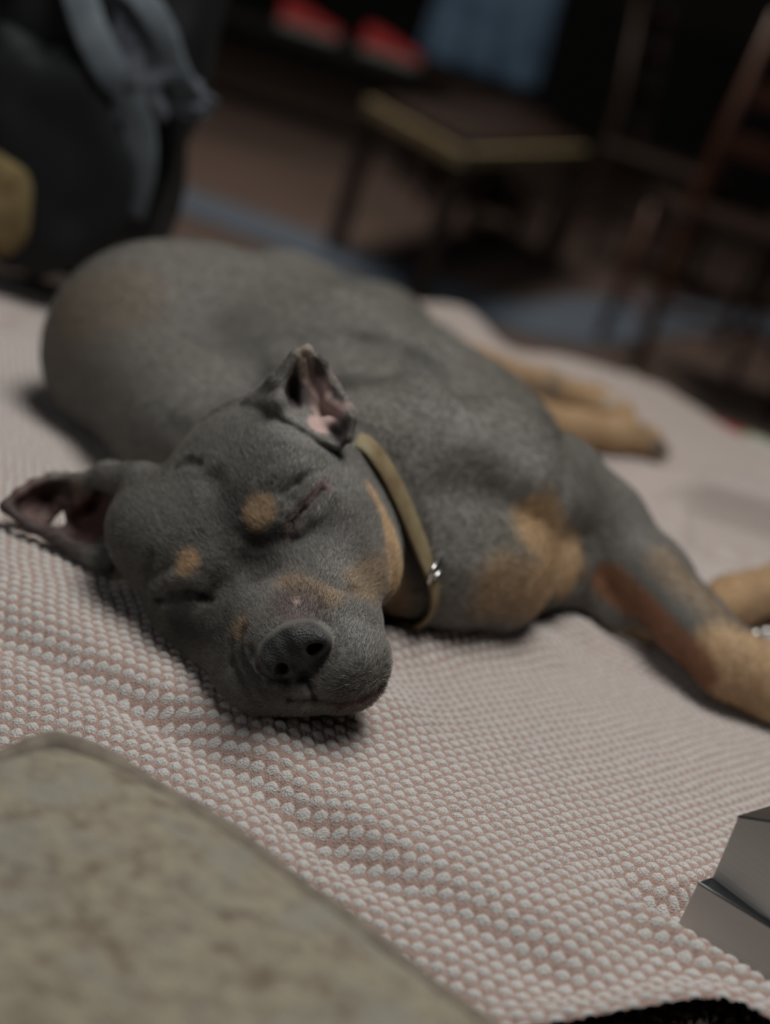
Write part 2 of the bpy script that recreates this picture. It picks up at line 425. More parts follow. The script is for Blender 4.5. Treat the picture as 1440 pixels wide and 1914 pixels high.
def gro(pts, r, amp, cut=0.0):
    "valley or ridge drawn on the face between points seen in the photo, with an optional slit"
    q = [S.seen(*p) for p in pts]
    for i in range(len(q) - 1): S.groove(q[i], q[i + 1], r, amp)
    if cut:
        for i in range(len(q) - 1): S.cone(q[i], q[i + 1], cut, cut, .001, 'cut')
gro([(330, 800), (400, 900), (440, 985)], .012, -.0016)
gro([(435, 995), (460, 1035), (490, 1070)], .014, -.0016)
gro([(458, 1000), (485, 1012), (520, 1000)], .008, -.0016)
gro([(570, 880), (520, 900), (505, 925)], .010, .0010)
gro([(240, 1050), (262, 1110), (300, 1150)], .007, -.0014); gro([(285, 1040), (280, 1100)], .006, -.0014)
gro([(455, 1180), (452, 1225), (478, 1270)], .0055, -.0026); gro([(436, 1200), (436, 1240), (460, 1285)], .0045, -.0018)
gro([(600, 1085), (660, 1110), (715, 1150)], .007, -.0014); gro([(620, 1120), (690, 1150), (728, 1200)], .008, .0010)
gro([(330, 875), (352, 862), (372, 868)], .006, -.0016)
# closed eyes: a slit between two lids
gro([(533, 950), (558, 928), (596, 900)], .0060, .0020); gro([(530, 925), (556, 905), (590, 885)], .005, -.0012); gro([(560, 988), (590, 962), (616, 928)], .0060, .0016)
gro([(545, 978), (570, 950), (605, 915)], .0045, -.0022, .0013); gro([(548, 972), (564, 957)], .003, -.0015, .0019)
gro([(545, 978), (546, 1002)], .003, -.0014)
gro([(290, 1100), (330, 1082), (380, 1090)], .007, .0016); gro([(320, 1150), (365, 1145), (400, 1160)], .012, .0012)
gro([(293, 1128), (327, 1117), (357, 1108), (380, 1114), (392, 1126)], .005, -.0022, .0012)
# nose leather
NC = S.seen(546, 1213) + .0 * EZ
NC = P(546, 1213, to_px(NC)[2] + .0055)
S.ell(NC, np.array([1.72, 1.42, 1.15]) * .01, HAX, .0035)
nax = np.array([HR, HU, HF])
for px_, py_, rr in ((597, 1196, .70), (500, 1238, .80)):
    S.ell(P(px_ - (4 if rr < .75 else -4), py_, to_px(NC)[2] - .0035), np.array([rr, rr, .8]) * .01, HAX, .003)
gro([(527, 1190), (545, 1222), (553, 1240)], .005, -.0012)
gro([(470, 1212), (486, 1252), (510, 1272)], .004, -.0022)
nq = [(S.seen(584, 1215), S.seen(593, 1210), .0031), (S.seen(527, 1251), S.seen(522, 1262), .0034)]
for qa, qb, rr in nq:
    S.cone(qa + .002 * EZ, qa - .011 * EZ, rr, rr * .6, .0012, 'cut'); S.cone(qb + .002 * EZ, qb - .006 * EZ, rr * .7, rr * .5, .0012, 'cut')
gro([(592, 1213), (604, 1205)], .002, -.001, .0008); gro([(524, 1262), (536, 1280)], .0045, -.0025, .0009)
gro([(552, 1240), (571, 1267), (583, 1288), (590, 1304)], .0040, -.0020, .0012)
# mouth line between the lips and the lower jaw
gro([(590, 1308), (640, 1315), (685, 1304), (714, 1284)], .0045, -.0014, .0006)
gro([(590, 1308), (540, 1308), (490, 1292)], .0045, -.0010, .0004)
S.bump(S.seen(553, 1126), .0035, .0014)
# --- upper ear (a folded rose ear, opening to the front)
dz = to_px(S.seen(585, 822))[2] + .003; DZ = dz
rim = [P(470, 752, dz + .030), P(512, 706, dz + .010), P(552, 664, dz + .004), P(574, 652, dz + .002), P(604, 682, dz + .008), P(622, 716, dz + .008), P(646, 748, dz + .004), P(658, 782, dz),
       P(652, 818, dz), P(632, 836, dz + .002), P(600, 822, dz - .001), P(566, 800, dz - .002), P(536, 782, dz - .001), P(520, 752, dz + .001), P(524, 716, dz + .004)]
NR = len(rim)
dL, dR1, dR2 = P(546, 742, dz + .020), P(598, 715, dz + .016), P(612, 772, dz + .016)
def fan(idx, c, r=.0013):
    for i, j in zip(idx[:-1], idx[1:]): S.tri(rim[i], rim[j], c, r, .002)
rdg = [P(566, 672, dz + .004), P(566, 715, dz + .010), P(568, 765, dz + .010), P(576, 806, dz + .002)]     # the fold between the two hollows
fan([11, 12, 13, 14, 2], dL); fan([2, 3, 4, 5], dR1); fan([6, 7, 8, 9, 10], dR2); S.tri(rim[5], rim[6], dR1, .0013, .002); S.tri(rim[6], dR1, dR2, .0013, .002)
S.tri(rdg[0], rdg[1], dL, .0013, .002); S.tri(rdg[1], rdg[2], dL, .0013, .002); S.tri(rdg[2], rim[11], dL, .0013, .002)
S.tri(rdg[0], rdg[1], dR1, .0013, .002); S.tri(rdg[1], rdg[2], dR2, .0013, .002); S.tri(rdg[1], dR1, dR2, .0013, .002); S.tri(rdg[2], rim[10], dR2, .0013, .002); S.tri(rdg[2], rim[11], rim[10], .0016, .002)
S.chain(rdg, [.0014, .0014, .0014, .0016], .002)
for i in range(2, NR - 1): S.cone(rim[i], rim[i + 1], .0013, .0013, .002)
S.cone(rim[14], rim[2], .0013, .0013, .002)
S.tri(rim[0], rim[1], rim[14], .0018, .003); S.tri(rim[1], rim[14], rim[2], .0018, .003); S.tri(rim[0], rim[14], rim[13], .0018, .003); S.tri(rim[0], rim[13], P(520, 800, dz + .012), .003, .006)
bk = P(560, 770, dz + .050)
for i, j in ((2, 3), (3, 4), (4, 5), (5, 6), (6, 7), (7, 8), (0, 1), (1, 2)): S.tri(rim[i] - .004 * EZ, rim[j] - .004 * EZ, bk, .0022, .004)
S.chain([P(606, 720, dz + .012), P(620, 752, dz + .010), P(650, 775, dz + .003)], [.002, .0035, .003], .004)
S.chain([P(590, 800, dz + .006), P(615, 790, dz + .008), P(640, 796, dz + .004)], [.0025, .003, .0025], .003)
# --- lower ear, spread on the blanket
def E(px, py, z=.775): return P(px, py, z)
f1 = [E(10, 945, .768), E(34, 922, .772), E(62, 904, .778), E(95, 894, .782), E(125, 893, .785), E(152, 902, .782), E(168, 922, .776), E(150, 940, .778), E(126, 943, .784), E(108, 955, .788), E(94, 972, .788), E(74, 981, .784), E(40, 972, .776)]
fc = E(92, 930, .796)
for i in range(len(f1)):
    S.tri(f1[i], f1[(i + 1) % len(f1)], fc, .0014, .003); 
    if i < 7: S.cone(f1[i], f1[(i + 1) % len(f1)], .0024, .0024, .003)
f2 = [E(150, 905, .782), E(200, 885, .775), E(250, 905, .758), E(240, 1000, .742), E(205, 1045, .745), E(160, 1030, .765), E(128, 998, .785), E(130, 960, .785), E(150, 938, .78)]
fc2 = E(178, 965, .792)
for i in range(len(f2)): S.tri(f2[i], f2[(i + 1) % len(f2)], fc2, .002, .004)
S.chain([E(150, 903, .780), E(200, 888, .766), E(262, 905, .745)], [.0035, .006, .012], .008)
for a_, b_, c_ in (((128, 998), (160, 1030), (110, 1004)), ((40, 972), (74, 981), (55, 986)), ((74, 981), (84, 1000), (55, 986)), ((128, 990), (112, 1006), (88, 998))):
    S.tri(E(*a_, .782), E(*b_, .778), E(*c_, .778), .0025, .004)
S.chain([E(12, 950, .768), E(55, 984, .766), E(105, 1004, .764), E(150, 1035, .758), E(195, 1056, .75)], [.0025, .003, .0045, .005, .006], .005)
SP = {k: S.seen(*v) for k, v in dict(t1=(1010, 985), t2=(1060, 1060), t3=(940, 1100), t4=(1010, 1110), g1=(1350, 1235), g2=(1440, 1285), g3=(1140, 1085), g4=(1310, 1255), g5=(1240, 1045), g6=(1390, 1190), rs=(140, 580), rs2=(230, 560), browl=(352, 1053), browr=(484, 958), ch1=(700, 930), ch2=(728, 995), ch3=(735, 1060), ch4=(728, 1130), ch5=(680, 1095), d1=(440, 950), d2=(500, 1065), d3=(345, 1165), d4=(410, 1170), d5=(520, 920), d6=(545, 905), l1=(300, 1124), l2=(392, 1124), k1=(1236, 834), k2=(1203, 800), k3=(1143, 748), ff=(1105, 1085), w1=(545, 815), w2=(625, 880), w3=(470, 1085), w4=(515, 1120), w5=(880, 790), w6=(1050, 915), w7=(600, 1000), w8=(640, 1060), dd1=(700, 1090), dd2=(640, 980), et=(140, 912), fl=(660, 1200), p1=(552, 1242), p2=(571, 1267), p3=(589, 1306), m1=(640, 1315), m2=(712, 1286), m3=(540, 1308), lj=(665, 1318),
     br1=(540, 1090), br2=(620, 1115), bl=(448, 1175), e1=(545, 985), e2=(605, 918), wart=(553, 1126), lip1=(640, 1316), lip2=(705, 1292)).items()}
# --- rests on the blanket
bz = seat_z(S.x[:, None].astype(float), S.y[None, :].astype(float)).astype(np.float32) + 0.0018
cutd = bz[:, :, None] - S.z[None, None, :]
hh = np.maximum(.004 - np.abs(S.D - cutd), 0); S.D = np.maximum(S.D, cutd) + hh * hh / .016
del cutd, hh
DV, DF = S.nets(); del S.D
DV[:, 2] = np.maximum(DV[:, 2], seat_z(DV[:, 0], DV[:, 1]) + np.where((DV[:, 0] < .07) & (DV[:, 1] < .79) & (DV[:, 0] > -.23), .0019, .0044))      # nothing sinks into the cloth
# ------------------------------------------------------------------ coat colours (the dog's own patches, plus some highlights and shade painted in)
def keep_biggest(V, F_):
    return V, F_
def ball(V, c, r0, r1): return 1 - sst(r0, r1, np.linalg.norm(V - np.asarray(c), axis=1))
def seg(V, a, b, r0, r1):
    a = np.asarray(a); b = np.asarray(b); ba = b - a; t = np.clip((V - a) @ ba / (ba @ ba), 0, 1)
    return 1 - sst(r0, r1, np.linalg.norm(V - a - t[:, None] * ba, axis=1))
def vnoise(V, s, seed=0):
    "cheap smooth noise from sines"
    rs = np.random.RandomState(seed); o = 0
    for k in range(6):
        d = rs.normal(size=3); d *= s * (0.6 + 0.25 * k) / np.linalg.norm(d); o = o + np.sin(V @ d + rs.rand() * 6.3)
    return o / 6
GREY = np.array([.150, .141, .125]); TAN = np.array([.43, .29, .165]); PINK = np.array([.32, .16, .145]); LEATHER = np.array([.028, .028, .028])
def coat(V):
    n = vnoise(V, 260, 1) * .25 + vnoise(V, 900, 2) * .25
    col = np.tile(GREY, (len(V), 1)) * (1 + .06 * vnoise(V, 90, 3) + .05 * vnoise(V, 400, 5))[:, None]
    def mixin(m, c, strength=1.0):
        nonlocal col
        m = np.clip(m + n * 4 * m * (1 - m), 0, 1)[:, None] * strength; col = col * (1 - m) + np.asarray(c) * m
    LT = np.array([.225, .215, .198])  # lighter streaks: forehead, muzzle and shoulder-ridge highlights painted into the coat
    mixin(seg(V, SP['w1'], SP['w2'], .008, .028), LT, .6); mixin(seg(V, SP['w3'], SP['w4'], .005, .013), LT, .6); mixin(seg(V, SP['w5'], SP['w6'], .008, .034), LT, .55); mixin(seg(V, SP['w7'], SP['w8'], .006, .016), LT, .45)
    DK = GREY * np.array([.34, .32, .32])  # dark patches round the eyes: partly own coat, partly painted shade
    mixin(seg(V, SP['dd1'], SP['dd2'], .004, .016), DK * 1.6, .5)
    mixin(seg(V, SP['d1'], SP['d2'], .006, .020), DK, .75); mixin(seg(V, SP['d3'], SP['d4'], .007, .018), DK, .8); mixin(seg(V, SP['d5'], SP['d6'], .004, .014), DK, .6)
    mixin(ball(V, SP['browl'], .006, .0095), TAN, .95); mixin(ball(V, SP['browr'], .0075, .0115), TAN * .8, .9)
    # cheek, jaw side, bridge sides
    mixin(seg(V, SP['e1'], SP['e2'], .003, .007), PINK * .5, .6); mixin(seg(V, SP['e1'], SP['e2'], .0012, .0030), (.008, .006, .006), 1); mixin(seg(V, SP['l1'], SP['l2'], .0012, .003), (.01, .008, .008), .9)
    mixin(seg(V, SP['ch1'], SP['ch2'], .004, .011), TAN, .95); mixin(seg(V, SP['ch2'], SP['ch3'], .009, .018), TAN, .95); mixin(seg(V, SP['ch3'], SP['ch4'], .008, .02), TAN * .8, .8)
    mixin(seg(V, SP['ch5'], SP['ch3'], .006, .016), TAN * .7, .6)
    mixin(seg(V, SP['br1'], SP['br2'], .002, .011), TAN * .85, .6); mixin(ball(V, SP['fl'], .010, .024), (.23, .22, .205), .8); mixin(ball(V, SP['bl'], .003, .010), TAN * .7, .7)  # pale flew patch paints fill light into the coat
    mixin(ball(V, SP['wart'], .007, .020), np.array([.10, .070, .064]), .75)
    mixin(seg(V, SP['lip1'], SP['lip2'], .002, .006), PINK * .6, .6)
    ml = np.maximum.reduce([seg(V, SP['p1'], SP['p2'], .0014, .0024), seg(V, SP['p2'], SP['p3'], .0014, .0024), .7 * seg(V, SP['p3'], SP['m1'], .0006, .0018), .7 * seg(V, SP['m1'], SP['m2'], .0006, .0018), seg(V, SP['p3'], SP['m3'], .0008, .002)])
    mixin(seg(V, SP['p1'], SP['p2'], .003, .006), (.045, .040, .038), .9); mixin(ml, (.010, .008, .008), .95)
    mixin(ball(V, SP['wart'], .0012, .003), (.42, .29, .27), .8)
    # legs and breast
    mixin(seg(V, SP['t1'], SP['t2'], .014, .030), TAN, .95)
    mixin(seg(V, SP['t3'], SP['t4'], .012, .03), TAN * .75, .8); mixin(ball(V, (SP['t2'] + SP['t3']) / 2, .012, .03), TAN * .9, .8)
    for pts in ([B(830, 650, .045), B(1020, 722, .02), B(1180, 790, .015)], [B(890, 765, .025), B(1080, 805, .015), B(1240, 840, .012)],
                [B(1090, 1090, .015), B(1200, 1160, .012), B(1370, 1125, .015), B(1500, 1090, .02)]):
        for i in range(len(pts) - 1): mixin(seg(V, pts[i], pts[i + 1], .036, .05), TAN)
    mixin(seg(V, SP['g5'], SP['g6'], .004, .018), TAN * .62, .6)
    mixin(seg(V, SP['g1'], SP['g2'], .018, .032), TAN, 1.0); mixin(seg(V, SP['g2'], B(1530, 1310, .015), .03, .045), TAN, 1.0)
    mixin(seg(V, SP['g3'], SP['g4'], .009, .016), np.array([.24, .115, .062]))
    mixin(seg(V, SP['rs'], SP['rs2'], .01, .05), TAN * .5, .35)
    mixin(ball(V, SP['k1'], .008, .016), (.05, .048, .045), .85)
    mixin(ball(V, SP['k2'], .005, .010), (.08, .075, .07), .8)
    mixin(ball(V, SP['k3'], .006, .010), (.5, .48, .45), .8)
    # ears inside
    inner = np.clip(seg(V, P(592, 700, DZ + .016), P(618, 765, DZ + .016), .009, .013) + seg(V, P(596, 795, DZ + .004), P(640, 770, DZ + .006), .005, .009), 0, 1)
    mixin(inner, np.array([.46, .32, .29]), .95)
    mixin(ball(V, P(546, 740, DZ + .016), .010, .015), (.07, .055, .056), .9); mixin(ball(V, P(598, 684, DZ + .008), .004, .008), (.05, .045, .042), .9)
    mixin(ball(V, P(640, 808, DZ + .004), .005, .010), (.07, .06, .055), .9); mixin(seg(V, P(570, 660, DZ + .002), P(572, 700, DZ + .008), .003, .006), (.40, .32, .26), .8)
    mixin(seg(V, P(40, 945, .775), P(185, 985, .78), .016, .026), np.array([.11, .065, .058]), .95)
    mixin(seg(V, P(178, 960, .785), P(190, 1010, .78), .008, .018), np.array([.16, .075, .07]), .9)
    mixin(seg(V, P(12, 950, .768), P(150, 1035, .758), .005, .010), (.06, .042, .038), .9); mixin(ball(V, SP['et'], .003, .010), (.22, .15, .10), .6)
    # nose leather
    loc = (V - NC) @ HAX.T * 100
    q = np.sqrt((loc[:, 0] / 1.95) ** 2 + ((loc[:, 1] + .05) / 1.45) ** 2 + ((loc[:, 2] - .5) / 1.5) ** 2)
    mixin(1 - sst(.93, 1.06, q), LEATHER, 1.0)
    nofur = np.clip(ml + seg(V, SP['p1'], SP['p2'], .0025, .0040) + seg(V, SP['p2'], SP['p3'], .0025, .0040) + 1.5 * ball(V, P(546, 740, DZ + .016), .012, .016) + (1 - sst(.98, 1.15, q)) + inner + seg(V, P(40, 945, .775), P(185, 985, .78), .016, .026) + seg(V, SP['e1'], SP['e2'], .0025, .0045), 0, 1)
    return np.clip(col, 0, 1), 1 - sst(.93, 1.06, q), nofur
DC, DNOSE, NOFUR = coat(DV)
dog = empty('dog', (0.03, 0.85, 0.43))
tag(dog, 'grey and tan short-haired dog asleep on its side on the pink and white blanket', 'dog')
m_dog = new_mat('short_coat', (.08, .08, .08), .55, .35); b_ = m_dog.node_tree.nodes['Principled BSDF']
at = nd(m_dog, 'ShaderNodeAttribute', attribute_name='coat_colour'); lk(m_dog, at.outputs['Color'], b_.inputs['Base Color'])
an = nd(m_dog, 'ShaderNodeAttribute', attribute_name='leather')
mr = nd(m_dog, 'ShaderNodeMapRange'); mr.inputs[3].default_value = .62; mr.inputs[4].default_value = .55
lk(m_dog, an.outputs['Fac'], mr.inputs[0]); lk(m_dog, mr.outputs[0], b_.inputs['Roughness'])
tc = nd(m_dog, 'ShaderNodeTexCoord'); nn = nd(m_dog, 'ShaderNodeTexNoise'); nn.inputs['Scale'].default_value = 900; nn.inputs['Detail'].default_value = 4
vo = nd(m_dog, 'ShaderNodeTexVoronoi'); vo.inputs['Scale'].default_value = 900
mx = nd(m_dog, 'ShaderNodeMix'); lk(m_dog, an.outputs['Fac'], mx.inputs[0]); lk(m_dog, nn.outputs['Fac'], mx.inputs[2]); lk(m_dog, vo.outputs['Distance'], mx.inputs[3])
bp = nd(m_dog, 'ShaderNodeBump'); bp.inputs['Strength'].default_value = .5; bp.inputs['Distance'].default_value = .0006
lk(m_dog, tc.outputs['Object'], nn.inputs['Vector']); lk(m_dog, tc.outputs['Object'], vo.inputs['Vector']); lk(m_dog, mx.outputs[0], bp.inputs['Height']); lk(m_dog, bp.outputs[0], b_.inputs['Normal'])
body = mesh_obj('body', DV, DF, m_dog)
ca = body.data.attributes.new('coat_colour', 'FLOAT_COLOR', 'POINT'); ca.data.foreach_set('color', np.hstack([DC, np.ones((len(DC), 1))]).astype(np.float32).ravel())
la = body.data.attributes.new('leather', 'FLOAT', 'POINT'); la.data.foreach_set('value', DNOSE.astype(np.float32))
put(body, dog)

# ------------------------------------------------------------------ short hair, combed back from the nose and down the legs
NF = int(os.environ.get('FUR', '420000'))
tri = np.concatenate([DF[:, [0, 1, 2]], DF[:, [0, 2, 3]]])
A_, B_, C_ = DV[tri[:, 0]], DV[tri[:, 1]], DV[tri[:, 2]]
cr = np.cross(B_ - A_, C_ - A_); ar = np.linalg.norm(cr, axis=1); fnrm = cr / (ar[:, None] + 1e-12)
vn = np.zeros_like(DV)
for k in range(3): np.add.at(vn, tri[:, k], cr)
vn /= np.linalg.norm(vn, axis=1)[:, None] + 1e-12
ctr = (A_ + B_ + C_) / 3
hc = H(0, -2, -1); hw = 1 - sst(.085, .115, np.linalg.norm(ctr - hc, axis=1))
view = ((CAM - ctr) / np.linalg.norm(CAM - ctr, axis=1)[:, None] * fnrm).sum(1)
wgt = ar * (.16 + 1.0 * hw) * np.where(view > -.35, 1, .25) * (ctr[:, 2] > seat_z(ctr[:, 0], ctr[:, 1]) + .002)
rs = np.random.RandomState(4); ti = rs.choice(len(tri), NF, p=wgt / wgt.sum())
r1, r2 = np.sqrt(rs.rand(NF)), rs.rand(NF); ba3 = np.stack([1 - r1, r1 * (1 - r2), r1 * r2], 1)
def tr(arr): return (arr[tri[ti]] * (ba3[..., None] if arr.ndim == 2 else ba3)).sum(1)
root = tr(DV); nrm = tr(vn); nrm /= np.linalg.norm(nrm, axis=1)[:, None]; colr = tr(DC); keep = (tr(NOFUR) < .3 + .3 * rs.rand(NF))
hwr = 1 - sst(.085, .115, np.linalg.norm(root - hc, axis=1))
lat = ((root - hc) @ HR)[:, None]; dn = ((root - H(0, -1.5, 0)) @ HU)[:, None]
dh_ = -HF[None] + lat * 7 * HR[None] + dn * 5 * HU[None]
bd = (pel - sho) / np.linalg.norm(pel - sho); lg = B(1450, 1285, .02) - B(1100, 970, .07); lg /= np.linalg.norm(lg)
lw = sst(1000, 1120, np.array([720 + F_PX * ((root - CAM) @ EX) / -((root - CAM) @ EZ)])[0])[:, None]
db = bd[None] * (1 - lw) + lg[None] * lw
dr = dh_ * hwr[:, None] + db * (1 - hwr[:, None])
sw = np.stack([vnoise(root, 55, 11), vnoise(root, 55, 12), vnoise(root, 55, 13)], 1) * (.04 + .41 * hwr)[:, None]
dr = dr / np.linalg.norm(dr, axis=1)[:, None] + sw + rs.normal(size=(NF, 3)) * .16
dr -= (dr * nrm).sum(1)[:, None] * nrm; dr /= np.linalg.norm(dr, axis=1)[:, None] + 1e-9
loc_ = (root - HM) @ HAX.T * 100
muz = sst(1.5, 4.5, loc_[:, 2]) * hwr
ln = (.0042 - .0004 * hwr - .0014 * muz) * (.6 + .6 * rs.rand(NF))
ln *= 1 - .6 * ball(root, P(590, 745, DZ + .01), .030, .038)
lift = (.16 + .20 * rs.rand(NF) + .12 * muz)[:, None]
p1 = root - nrm * .0003; p2 = root + (dr * .55 + nrm * lift * .8) * ln[:, None]; p3 = root + (dr + nrm * lift) * ln[:, None]
pts = np.stack([p1, p2, p3], 1)[keep]; colk = colr[keep] * (.45 + 1.6 * rs.rand(keep.sum()) ** 2.2)[:, None]
hcv = bpy.data.hair_curves.new('coat'); hcv.add_curves([3] * len(pts))
hcv.attributes['position'].data.foreach_set('vector', pts.astype(np.float32).ravel())
ra = hcv.attributes.get('radius') or hcv.attributes.new('radius', 'FLOAT', 'POINT')
rbase = np.where(hwr[keep] > .5, .000042, .00008)
ra.data.foreach_set('value', (rbase[:, None] * np.array([1, .8, .25])).astype(np.float32).ravel())
cc_ = hcv.attributes.new('coat_colour', 'FLOAT_COLOR', 'CURVE'); cc_.data.foreach_set('color', np.hstack([np.clip(colk * 1.25, 0, 1), np.ones((len(colk), 1))]).astype(np.float32).ravel())
m_fur = new_mat('hair_strands', (.1, .1, .1), .45, .5); b_ = m_fur.node_tree.nodes['Principled BSDF']
at = nd(m_fur, 'ShaderNodeAttribute', attribute_name='coat_colour'); lk(m_fur, at.outputs['Color'], b_.inputs['Base Color'])
hcv.materials.append(m_fur); fur = bpy.data.objects.new('fur', hcv); link(fur); put(fur, dog); fur['kind'] = 'stuff'

# ------------------------------------------------------------------ collar and its buckle
m_col = noise_mat('collar_leather', (.25, .205, .115), (.17, .12, .065), 60, rough=.6, spec=.3, bump=.3, bscale=300, dist=.002)
m_steel = new_mat('nickel', (.62, .62, .62), .25, .5, 1.0)
V_, F_ = [], []; N = len(col_path)
for k in range(N):
    an_ = 2 * math.pi * k / N; dv = math.cos(an_) * ca_ + math.sin(an_) * cb_; t = col_path[k]
    for wv, off in ((-.0068, .002), (-.0075, .0035), (-.0068, .005), (.0068, .005), (.0075, .0035), (.0068, .002)):
        q_ = cc + (t + off) * dv + wv * cn; q_[2] = max(q_[2], float(seat_z(q_[0], q_[1])) + .002 + off * .3); V_.append(q_)
for k in range(N):
    j = (k + 1) % N
    for m in range(6): n_ = (m + 1) % 6; F_.append((k * 6 + m, k * 6 + n_, j * 6 + n_, j * 6 + m))
collar = put(mesh_obj('collar', V_, F_, m_col), dog); collar['label'] = 'worn yellowish leather collar'
def col_at(px, py):
    "collar point nearest to a pixel"
    best = None
    for k in range(N):
        an_ = 2 * math.pi * k / N; dv = math.cos(an_) * ca_ + math.sin(an_) * cb_; p = cc + (col_path[k] + .006) * dv
        x_, y_, z_ = to_px(p); e = (x_ - px) ** 2 + (y_ - py) ** 2
        if best is None or e < best[0]: best = (e, p, dv, k)
    return best[1:]
p0, dv0, k0 = col_at(772, 1072)
tg = np.cross(cn, dv0)
loop = [p0 + .001 * dv0 + .0085 * (math.copysign(abs(math.cos(a)) ** .6, math.cos(a))) * cn + .006 * math.copysign(abs(math.sin(a)) ** .6, math.sin(a)) * tg for a in np.linspace(0, 2 * math.pi, 28, endpoint=False)]
v, f = tube(loop, .0012, 8, True); bk = mesh_obj('buckle', v, f, m_steel); bk['label'] = 'silver metal buckle ring'
bk.parent = collar
v, f = tube([p0 + .003 * dv0 - .008 * cn, p0 + .0036 * dv0, p0 + .003 * dv0 + .010 * cn], .0011, 8); pr = mesh_obj('buckle_prong', v, f, m_steel); pr.parent = collar
# ------------------------------------------------------------------ blanket
def lines(spec):
    out = []
    for a, b, s in spec: out += list(np.arange(a, b, s))
    return np.array(out + [spec[-1][1]])
RES = float(os.environ.get('CLOTHRES', '0.00055'))
gx = lines([(-.75, -.36, .006), (-.36, .34, RES), (.34, .5, RES * 2), (.5, .8, .006)])
gy = lines([(.28, .40, RES * 1.5), (.40, .85, RES), (.85, 1.15, RES * 2), (1.15, 1.75, .006)])
X, Y = np.meshgrid(gx, gy, indexing='ij')
WA = math.radians(-10); PIT = 0.0037
def weave(X, Y):
    wx = X + .0009 * np.sin(Y * 37) + .0007 * np.sin(Y * 141 + 2); wy = Y + .0012 * np.sin(X * 41 + 1) + .0006 * np.sin(X * 133)
    u = (math.cos(WA) * wx + math.sin(WA) * wy) / PIT; v = (-math.sin(WA) * wx + math.cos(WA) * wy) / (PIT * 1.6)
    iu, iv = np.floor(u), np.floor(v); fu, fv = u - iu - .5, v - iv - .5
    even = ((iu + iv) % 2) < .5
    rnd = np.abs(np.sin(iu * 12.9898 + iv * 78.233) * 43758.5453) % 1.0
    rnd2 = np.abs(np.sin(iu * 39.35 + iv * 11.135) * 24634.63) % 1.0
    icu = np.where(even, iu, iu + np.sign(fu + 1e-9))          # the white float this point belongs to
    rnd = np.abs(np.sin(icu * 12.9898 + iv * 78.233) * 43758.5453) % 1.0
    rnd2 = np.abs(np.sin(icu * 39.35 + iv * 11.135) * 24634.63) % 1.0
    du = np.where(even, fu, fu - np.sign(fu + 1e-9)) + .16 * (rnd2 - .5); dv = fv + .14 * (rnd - .5)
    q = 1 - (np.abs(du) / (.84 + .12 * rnd)) ** 1.6 - (dv / (.34 + .06 * rnd2)) ** 2
    tuft = np.sqrt(np.maximum(q, 0))
    pinkb = np.maximum(1 - ((np.where(even, fu, fu)) / .5) ** 2 - ((np.abs(fv) - .5) / .30) ** 2, 0) * (1 + .5 * np.sin(fv * 30 + fu * 9)) * (1 + .5 * (rnd2 - .5))
    # twist of the yarn
    tw = np.sin((du * 1.0 + dv * .9) * 15) * .09
    h = tuft * (.0015 + .0006 * rnd) * (1 + tw) + pinkb * .0007
    return h, sst(.02, .25, tuft), rnd
hgt, mask, rnd = weave(X, Y)
fade = 1 - sst(1.1, 1.2, Y)
Z = seat_z(X, Y) + hgt * fade - .0011
# hem: the cloth ends along this line of plan points
hem_px = [(700, 2250), (820, 2050), (930, 1998), (1050, 1985), (1180, 1965), (1300, 1945), (1370, 1955), (1440, 1990), (1560, 2050), (1900, 2100)]
hem = spline([xy(p[0], p[1] - 5) for p in hem_px], 80)
far_px = [(-500, 330), (300, 440), (560, 500), (730, 552), (850, 570), (950, 592), (1080, 640), (1200, 690), (1330, 775), (1440, 836), (1700, 960)]
far = spline([xy(*p) for p in far_px], 80)
hem_y = np.interp(X, hem[:, 0], hem[:, 1], left=.2); hem_y = np.where(X < hem[0, 0], .0, hem_y)
far_y = np.interp(X, far[:, 0], far[:, 1])
dh = Y - hem_y
ridge = .012 * np.exp(-((dh - .012) / .012) ** 2) * sst(.06, .16, X)
Z = Z + ridge - .007 * (1 - sst(0, .006, dh)) * (X > hem[0, 0])
Z = Z - .004 * (1 - sst(0, .02, far_y - Y))
ok = ((dh > .009) | (X < .085)) & (Y < far_y + .004)
nx, ny = X.shape; vid = np.arange(nx * ny).reshape(nx, ny)
q = np.stack([vid[:-1, :-1], vid[1:, :-1], vid[1:, 1:], vid[:-1, 1:]], -1).reshape(-1, 4)
okf = (ok[:-1, :-1] & ok[1:, :-1] & ok[1:, 1:] & ok[:-1, 1:]).ravel(); q = q[okf]
used = np.unique(q); remap = np.full(nx * ny, -1); remap[used] = np.arange(len(used)); q = remap[q]
V = np.stack([X, Y, Z], -1).reshape(-1, 3)[used]
m_bl = new_mat('waffle_cotton', (.6, .55, .52), .9, .1); b_ = m_bl.node_tree.nodes['Principled BSDF']
b_.inputs['Sheen Weight'].default_value = .15
at = nd(m_bl, 'ShaderNodeAttribute', attribute_name='tuft'); tc = nd(m_bl, 'ShaderNodeTexCoord')
nn = nd(m_bl, 'ShaderNodeTexNoise'); nn.inputs['Scale'].default_value = 1000; nn.inputs['Detail'].default_value = 5
n2 = nd(m_bl, 'ShaderNodeTexNoise'); n2.inputs['Scale'].default_value = 6; n2.inputs['Detail'].default_value = 3
lk(m_bl, tc.outputs['Object'], nn.inputs['Vector']); lk(m_bl, tc.outputs['Object'], n2.inputs['Vector'])
pk = nd(m_bl, 'ShaderNodeMix', data_type='RGBA'); pk.inputs['A'].default_value = (.32, .215, .18, 1); pk.inputs['B'].default_value = (.47, .345, .30, 1); lk(m_bl, nn.outputs['Fac'], pk.inputs['Factor'])
